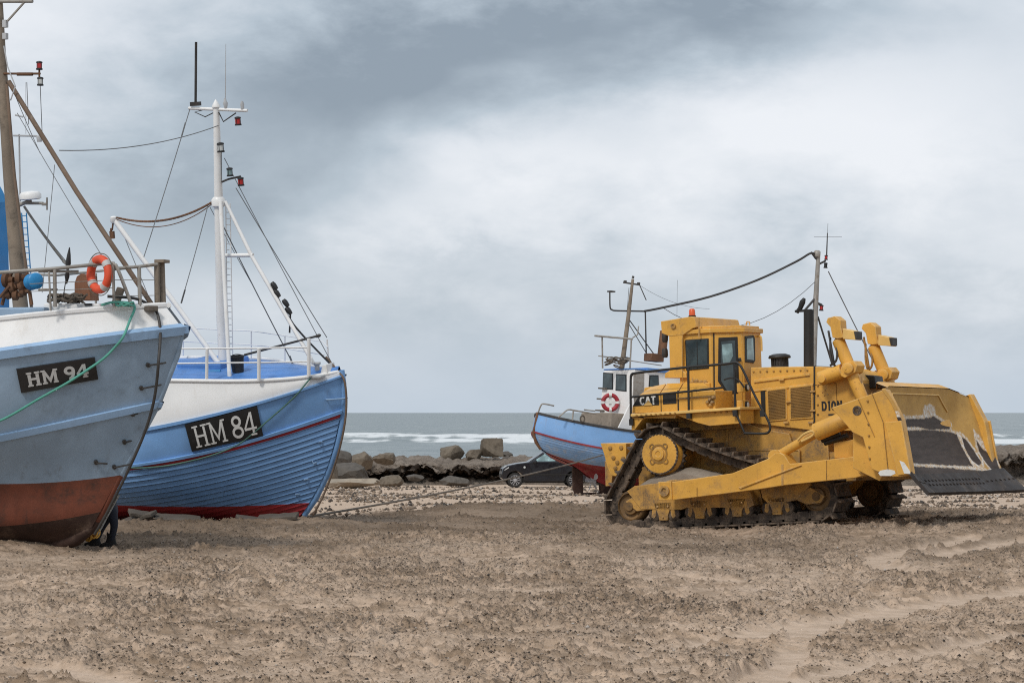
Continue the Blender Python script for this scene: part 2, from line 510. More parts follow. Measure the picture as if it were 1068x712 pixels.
tone = 0.59
for L in [(-60, 20, 220, 110, 0.36), (340, 100, 190, 75, -0.40), (570, 25, 250, 72, -0.42), (200, 215, 180, 75, -0.28), (830, 15, 220, 45, -0.24),
          (640, 170, 200, 70, 0.27), (930, 150, 220, 95, 0.36), (430, 225, 130, 55, 0.24), (500, 265, 120, 22, -0.10), (1060, 20, 120, 60, 0.10),
          (420, 350, 260, 35, -0.05), (1040, 290, 110, 50, 0.16), (760, 120, 120, 30, .14), (520, 160, 80, 25, .14), (800, 300, 200, 30, -0.06), (100, 330, 200, 60, 0.06)]:
    tone = g.math('ADD', tone, lump(*L))
tone = g.math('ADD', tone, g.math('MULTIPLY', g.math('SUBTRACT', nz, 0.5), 0.50))
tone = g.math('ADD', tone, g.math('MULTIPLY', g.math('SUBTRACT', nz2, 0.5), 0.42))
# overhead the overcast is brighter
tone = g.math('ADD', tone, g.ramp(el, 0.2, 0.9, 0, 0.05))
cr = g.n('ShaderNodeValToRGB'); g.l(tone, cr.inputs[0])
e = cr.color_ramp.elements
e[0].position = 0.12; e[0].color = (2.35, 2.82, 3.36, 1)
e[1].position = 1.0; e[1].color = (7.2, 7.4, 7.75, 1)
x = e.new(0.42); x.color = (4.0, 4.6, 5.2, 1)
x = e.new(0.70); x.color = (5.75, 6.15, 6.65, 1)
# bluer air low over the sea
low = g.ramp(el, 0.0, 0.045, 0.75, 0.0)
cl = g.mix(low, cr.outputs[0], (4.45, 5.15, 5.95))
dn = g.ramp(el, -0.08, -0.01, 0, 1)
cl = g.mix(dn, (2.2, 2.3, 2.4), cl)
skm = g.mix(0.93, sky.outputs[0], cl)
g.l(skm, bg.inputs['Color']); bg.inputs['Strength'].default_value = 0.1

sl = bpy.data.lights.new('sun', 'SUN'); sl.energy = 1.5; sl.angle = R(10); sl.color = (1.0, 0.95, 0.88)
so = bpy.data.objects.new('sun', sl); COL.objects.link(so)
sd = Vector((math.sin(SUN_AZ) * math.cos(SUN_EL), math.cos(SUN_AZ) * math.cos(SUN_EL), math.sin(SUN_EL)))
so.rotation_euler = sd.to_track_quat('Z', 'Y').to_euler(); so.location = sd * 60
SC.view_settings.view_transform = 'Standard'; SC.view_settings.look = 'None'; SC.view_settings.gamma = 1.0
SC.cycles.use_denoising = False; SC.cycles.filter_width = 1.1
SC.view_settings.use_curve_mapping = False; SC.view_settings.exposure = 0.29

# ------------------------------------------------------------------ the beach
def gp(px, py):
    p = W(px, py, CZ * F / (py - HY)); return (p.x, p.y)


# smooth wheel tracks, in plan
PATHS = [([gp(740, 668), gp(888, 644), gp(955, 631), gp(1085, 614), gp(1200, 606)], 0.27),
         ([gp(806, 725), gp(816, 692), gp(834, 664), gp(872, 648)], 0.17),
         ([gp(830, 708), gp(969, 681), gp(1068, 660), gp(1180, 648)], 0.2),
         ([gp(740, 716), gp(800, 700), gp(830, 690)], 0.16),
         ([gp(1010, 566), gp(982, 571), gp(942, 577), gp(909, 586), gp(939, 595), gp(975, 599)], 0.24),
         ([gp(980, 581), gp(1000, 575), gp(1068, 568)], 0.24),
         ([gp(420, 690), gp(520, 703), gp(640, 690), gp(740, 668)], 0.13),
         ([gp(760, 612), gp(860, 610), gp(925, 606)], 0.2),
         ([gp(670, 604), gp(700, 600), gp(770, 606)], 0.17),
         ([gp(640, 580), gp(700, 577), gp(790, 575)], 0.2),
         ([gp(250, 640), gp(380, 628), gp(480, 632)], 0.13),
         ([gp(-40, 690), gp(80, 700), gp(170, 712)], 0.18)]


def pathmask(x, y):
    m = np.zeros_like(x)
    wx = x + 0.25 * (fbm(x * 1.3, y * 1.3, 2, 51) - .5); wy = y + .55 * (fbm(x * 1.1, y * .9, 2, 61) - .5)
    for pts, w in PATHS:
        for (a, b) in zip(pts[:-1], pts[1:]):
            dx, dy = b[0] - a[0], b[1] - a[1]
            t = np.clip(((wx - a[0]) * dx + (wy - a[1]) * dy) / (dx * dx + dy * dy), 0, 1)
            d = np.hypot(wx - a[0] - t * dx, wy - a[1] - t * dy)
            m = np.maximum(m, 1 - np.clip((d / w - 0.8) / 0.45, 0, 1))
    return m


LANES = [(gp(330, 668), gp(600, 712), .38), (gp(560, 690), gp(1100, 640), .45), (gp(200, 620), gp(640, 590), .4), (gp(-60, 655), gp(220, 640), .5), (gp(560, 560), gp(760, 600), .4), (gp(420, 640), gp(700, 625), .35), (gp(760, 640), gp(1090, 585), .4), (gp(880, 720), gp(1120, 690), .4), (gp(60, 600), gp(330, 590), .4)]


def gauss(x, y, cx, cy, sx_, sy_): return np.exp(-((x - cx) / sx_) ** 2 - ((y - cy) / sy_) ** 2)


def churn_edge(x): return 60.0 + 2.5 * (fbm(x * .35, x * 0 + 3.3, 3, 9) - .5) - 3.5 * np.clip((-1.6 - x) / 2, 0, 1)


def zbase(x, y):
    x = np.asarray(x, float); y = np.asarray(y, float)
    z = np.interp(y, [0, 59, 70, 95, 122, 150, 180, 220], [0, 0, -.16, -.72, -1.2, -1.7, -4.2, -6.0])
    z = z + 0.17 * np.clip((x - 3.6) / 2.6, 0, 1) * np.exp(-((y - 50) / 7.5) ** 2)
    return z


BERMS = [(2.3, 50.2, 5.8, 48.1, .055, .2), (2.0, 51.6, 2.0, 50.7, .07, .2), (-7.6, 51.6, -4.6, 52.2, .08, .3), (-8.0, 50.9, -6.6, 50.6, .08, .5), (-9.5, 42.6, -7.2, 43.0, .10, .25)]


def zsoft(x, y):
    z = zbase(x, y)
    ch = 1 - np.clip((y - churn_edge(x)) / 2.0, 0, 1)
    z = z + 0.10 * (fbm(x * .28, y * .28, 3, 1) - .5) * np.clip((y - 10) / 10, 0, 1)
    z = z + ch * 0.17 * np.exp(-((y - churn_edge(x) + 1.8) / 1.5) ** 2) * np.clip((x + 2.6) / 1.5, 0, 1) * np.clip((9 - x) / 3, .2, 1)
    m = W(215, 546, 50.5); z = z + 0.13 * gauss(x, y, m.x, 50.2, 1.0, 1.3)
    m = W(20, 566, 42.5); z = z + 0.16 * gauss(x, y, m.x - .2, 42.2, 0.9, 0.8)
    # sand pushed up along the tracks and under the hulls
    for (ax_, ay_, bx_, by_, hh_, ww_) in BERMS:
        dx, dy = bx_ - ax_, by_ - ay_; t = np.clip(((x - ax_) * dx + (y - ay_) * dy) / (dx * dx + dy * dy), 0, 1)
        dd = np.hypot(x - ax_ - t * dx, y - ay_ - t * dy); z = z + hh_ * np.exp(-(dd / ww_) ** 2) * (.5 + 1.0 * fbm(x * 1.3, y * 1.3, 3, 77))
    m = W(330, 546, 52.5); z = z + 0.10 * gauss(x, y, m.x, 52.4, 1.2, .9)
    return z, ch


def zfull(x, y):
    z, ch = zsoft(x, y)
    pm = pathmask(x, y)
    far = np.clip((130 - y) / 40, 0, 1)
    rough = np.clip(fbm(x * .8, y * .55, 4, 21) * 2.6 - 0.75, 0, 1) * (1 - pm)
    big = fbm(x * 1.5, y * 1.0, 3, 33)
    z = z + ch * (0.10 * (big - .5) * (1 - .75 * pm))
    cl = fbm(x * 6.5, y * 5.0, 4, 41); c2 = np.clip(cl - .46, 0, 1)
    z = z + ch * rough * 0.30 * c2
    fine = fbm(x * 19, y * 15, 3, 71)
    patch = np.clip((fbm(x * 1.0, y * .55, 4, 131) - .42) * 5, 0, 1) * np.clip(.6 + (y - 20) / 30, 0, 1)
    clod = np.clip((fine - .46 - .22 * (1 - patch) + .16 * (cl - .5)) * 5, 0, 1) * ch * (1 - .9 * pm)
    z = z + (0.040 * clod + .018 * (fine - .5)) * far
    for (la, lb, wv) in LANES:
        dx, dy = lb[0] - la[0], lb[1] - la[1]; Ld = math.hypot(dx, dy)
        u = ((x - la[0]) * dx + (y - la[1]) * dy) / Ld; v = (-(x - la[0]) * dy + (y - la[1]) * dx) / Ld + .25 * np.sin(u * .5)
        mk = np.clip((wv - np.abs(v)) / .12, 0, 1) * np.clip(u / 1.5, 0, 1) * np.clip((Ld - u) / 1.5, 0, 1) * np.clip(fbm(u * .7, v * 1.5, 2, 8) * 4 - 1.0, 0, 1)
        rg_ = np.clip(np.sin(u * 2 * PI / .27 + v * 1.2 + 2.5 * fbm(x * 1.5, y * 1.5, 2, 6)) * 1.4 + .1, -1, 1)
        z = z + mk * (.045 * rg_ - .02); clod = clod * (1 - .5 * mk) + .4 * mk * np.clip(rg_, 0, 1) * ch
    z = z - 0.035 * pm
    # cleat marks of a crawler beside the smooth track
    a = PATHS[0][0]
    dx, dy = a[3][0] - a[0][0], a[3][1] - a[0][1]; Ld = math.hypot(dx, dy)
    u = ((x - a[0][0]) * dx + (y - a[0][1]) * dy) / Ld; v = (-(x - a[0][0]) * dy + (y - a[0][1]) * dx) / Ld
    cm = np.exp(-((v - 0.85 + .15 * np.sin(u * .6)) / .5) ** 2) * np.clip((u + 6) / 2, 0, 1)
    z = z + cm * 0.05 * np.clip(np.sin(u * 17 + v * 5 + 2 * fbm(x * 2, y * 2, 2, 5)), 0, 1)
    return z, ch, pm, rough, clod


def zg(x, y): return float(zsoft(np.array([x]), np.array([y]))[0][0])


ys = [3.0, 10, 15]
y = 18.0
while y < 64: ys.append(y); y += 0.025 * (y / 20) ** 1.3
while y < 260: ys.append(y); y *= 1.012
ys = np.array(ys)
us = np.concatenate([np.linspace(-3.0, -.28, 40)[:-1], np.linspace(-.28, .28, 980), np.linspace(.28, 3.0, 40)[1:]])
YY, UU = np.meshgrid(ys, us, indexing='ij')
XX = UU * (YY + 4)
Zg, CHm, PMm, RGm, CLm = zfull(XX, YY)


def mat_sand():
    m, nt, b = newmat('beach_sand'); g = NT(nt); v = g.obj()
    ch = g.attr('churn'); pm = g.attr('smooth'); rg = g.attr('rough')
    n1 = g.noise(v, 0.45, 5, 0.6); n2 = g.noise(v, 3.2, 6, 0.65); n3 = g.noise(v, 26, 4, 0.7); n4 = g.noise(v, 60, 3, 0.7)
    light = g.mix(g.ramp(n2, .3, .7), (0.47, 0.355, 0.26), (0.58, 0.45, 0.345))
    brown = g.mix(g.ramp(n2, .36, .64), (0.285, 0.205, 0.14), (0.57, 0.425, 0.31))
    f = g.math('MULTIPLY', g.ramp(n1, .34, .60, 0.15, 1.0), ch)
    f = g.math('MULTIPLY', f, g.math('SUBTRACT', 1.0, g.math('MULTIPLY', pm, .85)))
    c = g.mix(f, light, brown)
    c = g.mix(g.math('MULTIPLY', g.attr('clod'), g.ramp(n3, .35, .6, .2, .75)), c, (0.115, 0.082, 0.056))
    c = g.mix(g.math('MULTIPLY', g.attr('moist'), .82), c, (0.125, 0.088, 0.058))
    # dark gravel grains, thicker in the churned patches
    th = g.math('SUBTRACT', 0.60, g.math('MULTIPLY', g.math('MULTIPLY', rg, ch), 0.10))
    gr = g.math('MULTIPLY', g.math('SUBTRACT', n3, th), 9.0, clamp=True)
    gr2 = g.math('MULTIPLY', g.math('SUBTRACT', n4, 0.60), 7.0, clamp=True)
    c = g.mix(g.math('MULTIPLY', gr, g.math('SUBTRACT', 0.85, g.math('MULTIPLY', pm, .7))), c, (0.085, 0.070, 0.058))
    c = g.mix(g.math('MULTIPLY', gr2, 0.45), c, (0.10, 0.083, 0.068))
    # pale shell and pebble flecks on the drier sand further down the beach
    vo = g.n('ShaderNodeTexVoronoi'); g.l(v, vo.inputs['Vector']); vo.inputs['Scale'].default_value = 5.5
    pk = g.math('MULTIPLY', g.ramp(vo.outputs['Distance'], .10, .2, 1, 0), g.math('SUBTRACT', 1.0, ch))
    sp = g.n('ShaderNodeSeparateXYZ'); g.l(v, sp.inputs[0])
    pk = g.math('MULTIPLY', pk, g.ramp(g.noise(v, .5, 3), .42, .6))
    c = g.mix(g.math('MULTIPLY', pk, .75), c, (0.13, 0.11, 0.095))
    g.l(c, b.inputs['Base Color']); b.inputs['Roughness'].default_value = 0.95
    b.inputs['Specular IOR Level'].default_value = 0.15
    hh = g.math('ADD', g.math('MULTIPLY', n3, .6), g.math('MULTIPLY', n4, .4))
    g.bump(hh, 0.8, 0.03, b)
    return m


M['sand'] = mat_sand()
gr = np_mesh('ground', np.stack([XX.ravel(), YY.ravel(), Zg.ravel()], 1), grid_faces(*XX.shape), M['sand'],
             {'churn': CHm.ravel(), 'smooth': PMm.ravel(), 'rough': RGm.ravel(), 'clod': CLm.ravel(), 'moist': (CHm * np.clip((YY - 32) / 16, 0.15, 1) * np.clip(.35 + 1.6 * (fbm(XX * .3, YY * .3, 3, 140) - .3), 0, 1) * (1 - .8 * PMm)).ravel()})
tag(gr, 'churned brown beach sand with tracks and gravel', 'sand', kind='structure')

# dark gravel lying in the churned sand: uncountable, one object
rng = np.random.default_rng(5)
Np = 620000
py_ = 18.5 + (64 - 18.5) * rng.random(Np) ** 1.25
px_ = (rng.random(Np) - .5) * .56 * (py_ + 3)
z_, ch_, pm_, rg_, cl_ = zfull(px_, py_)
clu = fbm(px_ * 1.5, py_ * 1.0, 4, 91)
pr = (np.clip((clu - .42) * 3.2, 0.04, 1) * .42 + .75 * cl_) * (1 - .96 * pm_) * (0.16 + .84 * ch_)
keep = rng.random(Np) < pr * 0.52 * np.clip((py_ / 30) ** -0.4, 0, 1.2)
px_, py_, z_ = px_[keep], py_[keep], z_[keep]
n = len(px_)
rad = 0.0055 + 0.010 * rng.random(n) ** 3.0 + 0.010 * (rng.random(n) < .02)
# and the coarser shingle on the pale sand further down
Nf = 60000
fy = 56 + 66 * rng.random(Nf); fx = (rng.random(Nf) - .5) * .5 * fy
fz, fch = zfull(fx, fy)[:2]
kf = rng.random(Nf) < np.clip((fbm(fx * .5, fy * .22, 4, 151) - .40) * 4, 0.03, 1) * (1 - fch) * .42
px_, py_, z_ = np.concatenate([px_, fx[kf]]), np.concatenate([py_, fy[kf]]), np.concatenate([z_, fz[kf]])
rad = np.concatenate([rad, .018 + .035 * rng.random(kf.sum()) ** 2])
n = len(px_)
rad *= (0.85 + py_ / 110)
octa = np.array([[1, 0, 0], [-.9, .1, 0], [.05, 1, .1], [0, -1, 0], [.1, 0, .75], [0, .1, -.7]])
of = np.array([[0, 2, 4], [2, 1, 4], [1, 3, 4], [3, 0, 4], [2, 0, 5], [1, 2, 5], [3, 1, 5], [0, 3, 5]])
a = rng.random(n) * 2 * PI
sc = rad[:, None, None] * (0.65 + .7 * rng.random((n, 6, 1)))
P = octa[None] * sc
ca, sa = np.cos(a)[:, None], np.sin(a)[:, None]
Q = np.stack([P[..., 0] * ca - P[..., 1] * sa, P[..., 0] * sa + P[..., 1] * ca, P[..., 2]], -1)
Q += np.stack([px_, py_, z_ + rad * .25], 1)[:, None, :]
FF = (of[None] + (np.arange(n) * 6)[:, None, None]).reshape(-1, 3)
shade = np.repeat(rng.random(n), 6)
m, nt, b = newmat('gravel_stone'); g = NT(nt)
t = g.attr('shade')
c = g.mix(g.ramp(t, 0.0, .8), (0.040, 0.033, 0.028), (0.25, 0.185, 0.13))
c = g.mix(g.ramp(t, .90, .97), c, (0.40, 0.36, 0.32))
g.l(c, b.inputs['Base Color']); b.inputs['Roughness'].default_value = .85
gv = np_mesh('gravel', Q.reshape(-1, 3), FF, m, {'shade': shade}, smooth=False)
tag(gv, 'dark gravel scattered over the churned sand', 'gravel', kind='stuff')

# ------------------------------------------------------------------ the sea
ZS = -3.5
ys = []
y = 150.0
while y < 2400: ys.append(y); y += 0.8 * (y / 300) ** 1.35
while y < 45000: ys.append(y); y *= 1.12
ys = np.array(ys)
us = np.concatenate([np.linspace(-3.0, -.24, 30)[:-1], np.linspace(-.24, .24, 420), np.linspace(.24, 3.0, 30)[1:]])
YY, UU = np.meshgrid(ys, us, indexing='ij'); XX = UU * YY
fade = np.clip((2600 - YY) / 1400, 0, 1)
z = np.full_like(XX, ZS); foam = np.zeros_like(XX)
for (yc, amp, wdt, fm, sd_) in [(405, .30, 7, .36, 3), (530, .75, 13, .62, 4), (600, 1.0, 15, .92, 8), (690, .55, 14, .62, 12), (840, .5, 18, .30, 15), (1100, .4, 24, .16, 18), (1500, .4, 30, .12, 22), (330, .25, 6, .25, 31)]:
    yw = YY + 90 * (fbm(XX / 70, YY * 0 + sd_, 3, sd_) - .5) + 8 * (fbm(XX / 12, YY / 60, 2, sd_ + 1) - .5)
    d = (yw - yc) / wdt
    al = fbm(XX / 34, YY / 60 + sd_, 4, sd_ + 40)
    k = np.clip((al - .5 + (fm - .5) * .55) * 6, 0, 1)
    crest = np.exp(-np.where(d < 0, d * 1.8, d * .7) ** 2)
    z += amp * crest * (.5 + .6 * al)
    br = fbm(XX / 2.2, YY / 11, 4, sd_ + 70)
    fo = np.exp(-np.where(d < 0, d * .75, d * 2.0) ** 2) * k
    b2 = fbm(XX / 7 + YY / 30, YY / 9, 4, sd_ + 90)
    foam = np.maximum(foam, np.clip((fo - .40 + (br - .5) * 1.2 + (b2 - .5) * 2.3) * 2.0, 0, 1) * np.clip(fo * 4, 0, 1))
z += fade * .22 * (fbm(XX / 6, YY / 9, 3, 88) - .5)
cap = fbm(XX / 7, YY / 16, 3, 120)
foam = np.maximum(foam, np.clip((cap - .80) * 12, 0, 1) * np.clip((YY - 500) / 400, 0, 1) * fade)
m, nt, b = newmat('north_sea_water'); g = NT(nt); v = g.obj()
fo = g.attr('foam')
n1 = g.noise(g.mapv(v, (.05, .014, .05)), 1.0, 5, .6)
n2 = g.noise(g.mapv(v, (.45, .16, .4)), 1.0, 5, .65)
c = g.mix(g.ramp(n1, .3, .7), (0.165, 0.200, 0.205), (0.215, 0.250, 0.250))
c = g.mix(g.math('MULTIPLY', g.ramp(n2, .40, .62), .75), c, (0.115, 0.152, 0.158))
c = g.mix(fo, c, (0.66, 0.69, 0.70))
g.l(c, b.inputs['Base Color'])
g.l(g.math('ADD', 0.32, g.math('MULTIPLY', fo, .5)), b.inputs['Roughness'])
b.inputs['Specular IOR Level'].default_value = .25
g.bump(n2, .6, .8, b)
sea = np_mesh('sea', np.stack([XX.ravel(), YY.ravel(), z.ravel()], 1), grid_faces(*XX.shape), m, {'foam': foam.ravel()})
tag(sea, 'grey green sea with rows of breaking waves', 'sea', kind='structure')

# ------------------------------------------------------------------ eroded bank at the top of the shore
xs = np.concatenate([np.arange(-80, -14, 1.2), np.arange(-14, 36, .09), np.arange(36, 100, 1.2)])
ztop = np.interp(xs, [-80, -10.5, -9, -7, -4.5, -3, 0, 4, 10, 20, 24, 30, 100], [-.5, -.45, -.28, -.12, -.02, -.15, -.10, -.06, -.06, .1, .42, .5, .4])
ztop = ztop + .12 * (fbm(xs * .7, xs * 0, 3, 5) - .5)
lipy = 133 + 2.0 * (fbm(xs * .30, xs * 0 + 7, 3, 6) - .5) * 2
prof = [(30, -2.6), (16, -.9), (9, -.15), (5, .02), (2.5, -.08), (1.0, -.25), (.3, -.36), (0, -.47), (-.03, -.58), (.15, -.68), (.40, -.78), (.52, -.88), (.52, -.97), (.4, -1.06), (.1, -1.18), (-.2, -1.3), (-1.2, -1.5), (-3, -1.75)]
pv = []
for i in range(len(prof) - 1):
    k = 3 if i < 4 else 5
    for q in range(k): pv.append(tuple(prof[i][j] + (prof[i + 1][j] - prof[i][j]) * q / k for j in (0, 1)))
pv.append(prof[-1]); pv = np.array(pv)
UX, VV = np.meshgrid(xs, np.arange(len(pv)), indexing='ij')
Yb = lipy[:, None] + pv[None, :, 0]
Zb = ztop[:, None] + pv[None, :, 1]
Zb = np.where(pv[None, :, 1] < -1.0, np.minimum(Zb, -1.05 + (pv[None, :, 1] + 1.1) * .8), Zb)
face = np.exp(-((VV - 42) / 14.0) ** 2)


def cells(x, y, seed):
    """blocky cell noise: distance to the cell border and a value for each cell"""
    xi, yi = np.floor(x), np.floor(y); f1 = np.full(x.shape, 9.0); f2 = f1.copy(); cid = np.zeros(x.shape)
    for a_ in (-1, 0, 1):
        for b_ in (-1, 0, 1):
            cx_, cy_ = xi + a_, yi + b_
            d = np.hypot(cx_ + _h(cx_, cy_, seed) - x, cy_ + _h(cx_, cy_, seed + 1) - y)
            v_ = _h(cx_, cy_, seed + 2); nw = d < f1
            f2 = np.where(nw, f1, np.minimum(f2, d)); cid = np.where(nw, v_, cid); f1 = np.where(nw, d, f1)
    return f2 - f1, cid


wxx = UX * 1.15 + .6 * fbm(UX * 2, VV * .2, 2, 3); wvv = VV * .10 + .5 * fbm(UX * 2, VV * .2, 2, 4)
gap1, cid1 = cells(wxx, wvv, 5); gap2, cid2 = cells(wxx * 2.7, wvv * 2.4, 15)
blk = (cid1 - .45) * np.clip(gap1 * 6, 0, 1) + .4 * (cid2 - .5) * np.clip(gap2 * 6, 0, 1)
crack = 1 - np.clip(np.minimum(gap1 * 5, gap2 * 7), 0, 1)
nn = fbm(UX * 1.4, VV * .16, 4, 14) - .5; n2 = fbm(UX * 5, VV * .45, 3, 19) - .5
Yb = Yb + face * (2.2 * nn + 1.3 * n2)
rk = np.exp(-((VV - 36) / 20.0) ** 2); Yb = Yb - rk * .75 * blk; Zb = Zb + (.28 * nn + .26 * n2) + rk * .42 * blk
dark = 1.3 * np.clip(face * 1.5 - .15 + n2 * .8 + nn * 1.4, 0, 1) * np.clip((VV - 26) / 5, 0, 1) * np.clip((68 - VV) / 12, 0, 1) * np.clip((19 - UX) / 3, .15, 1)
dark = np.maximum(dark, .7 * crack * rk * np.clip((VV - 14) / 6, 0, 1))
m, nt, b = newmat('eroded_bank_earth'); g = NT(nt); v = g.obj()
e1 = g.noise(v, 1.1, 6, .65); e2 = g.noise(v, 7, 5, .7)
c = g.mix(g.ramp(e1, .3, .7), (0.19, 0.155, 0.125), (0.30, 0.25, 0.205))
c = g.mix(g.ramp(e2, .5, .72), c, (0.10, 0.083, 0.065))
c = g.mix(g.math('MULTIPLY', g.attr('peat'), .9), c, g.mix(g.ramp(e2, .35, .7), (0.018, 0.013, 0.010), (0.055, 0.038, 0.026)))
g.l(c, b.inputs['Base Color']); b.inputs['Roughness'].default_value = .95; b.inputs['Specular IOR Level'].default_value = .1
g.bump(e2, 1.0, .15, b)
bk = np_mesh('embankment', np.stack([UX.ravel(), Yb.ravel(), Zb.ravel()], 1), grid_faces(*UX.shape), m, {'peat': dark.ravel()})
tag(bk, 'eroded sandy bank with dark undercut peat face', 'bank', kind='structure')


def boulder(name, px, py, Y, wpx, hpx, mat, label, seed, depth=.9, boxy=.5, tilt=0):
    """px, py = centre of the rock in the photo; sizes in photo pixels"""
    rnd = random.Random(seed)
    c = W(px, py, Y); sx_, sz = wpx / F * Y / 2, hpx / F * Y / 2; sy_ = max(sx_, sz) * depth
    bm = bmesh.new(); bmesh.ops.create_icosphere(bm, subdivisions=4, radius=1)
    cuts = []
    for i in range(16 if boxy < .8 else 7):
        d = Vector((rnd.gauss(0, 1), rnd.gauss(0, 1), rnd.gauss(0, 1))).normalized(); cuts.append((d, rnd.uniform(.60, .88)))
    for vtx in bm.verts:
        p = vtx.co.copy()
        k = max(abs(p.x), abs(p.y), abs(p.z)); p = p * (1 - boxy) + (p / k) * boxy * .88
        for d, h in cuts:
            t = p.dot(d)
            if t > h: p -= d * (t - h) * .97
        nzv = float(fbm(np.array([p.x * 3 + seed]), np.array([p.y * 3 + p.z * 2.3]), 3, seed)[0]) - .5
        p *= 1 + .13 * nzv + .10 * (float(fbm(np.array([p.x * 8 + seed]), np.array([p.y * 8 + p.z * 7]), 2, seed + 3)[0]) - .5)
        vtx.co = Vector((p.x * sx_, p.y * sy_, p.z * sz))
    me = bpy.data.meshes.new(name); bm.to_mesh(me); bm.free()
    me.polygons.foreach_set('use_smooth', [True] * len(me.polygons)); me.set_sharp_from_angle(angle=R(22))
    me.materials.append(mat)
    o = bpy.data.objects.new(name, me); COL.objects.link(o); o.location = c; o.rotation_euler = (0, R(tilt), R(rnd.uniform(-12, 12)))
    return tag(o, label, 'boulder', 'boulders along the eroded bank')


G_, T_ = M['rock_grey'], M['rock']
boulder('boulder', 513, 466.5, 137, 25, 22, T_, 'tall blocky tan boulder standing square on the bank, biggest in its row', 3, .9, .85)
boulder('boulder', 471.5, 472, 138, 31, 20, T_, 'broad pointed grey tan boulder leftmost of the row of four', 5, .9, .35, -6)
boulder('boulder', 494, 475, 137, 23, 18, T_, 'smaller sloping tan boulder leaning between the pointed and the blocky boulder', 8, .9, .3, -18)
boulder('boulder', 529, 474, 138.5, 14, 8, G_, 'small low dark boulder at the foot of the tall blocky boulder', 12, .9, .3)
boulder('boulder', 378, 480, 131, 28, 22, T_, 'rounded tan boulder on the bank just clear of the blue bow', 15, .9, .4)
boulder('boulder', 400, 478, 133, 26, 15, T_, 'flat topped tan boulder beside the rounded one at the start of the bank', 21, .9, .55)
boulder('boulder', 347, 481, 129, 46, 26, G_, 'grey boulder partly hidden behind the blue clinker bow, high on the bank', 24, .9, .4)
boulder('boulder', 360, 492, 125, 62, 24, G_, 'broad dark grey boulder below the rounded one, behind the pale slab', 27, .8, .5)
boulder('boulder', 366, 504, 118, 66, 15, M['slab'], 'long pale flat slab lying on the sand below the bank beside the blue bow', 31, .6, .55, -3)
boulder('boulder', 341, 492, 123, 26, 34, T_, 'tan boulder showing in the narrow gap behind the rope of the blue bow', 36, .8, .4)
boulder('boulder', 409, 502, 123, 30, 15, T_, 'low brown boulder half buried at the foot of the dark undercut', 39, .7, .5)
boulder('boulder', 474, 502, 125, 38, 12, G_, 'low sloping brown boulder in front of the undercut, under the taut cable', 44, .7, .4, 8)
boulder('boulder', 432, 498, 126, 22, 8, G_, 'small dark stone under the overhanging edge of the bank', 47, .7, .4, 5)

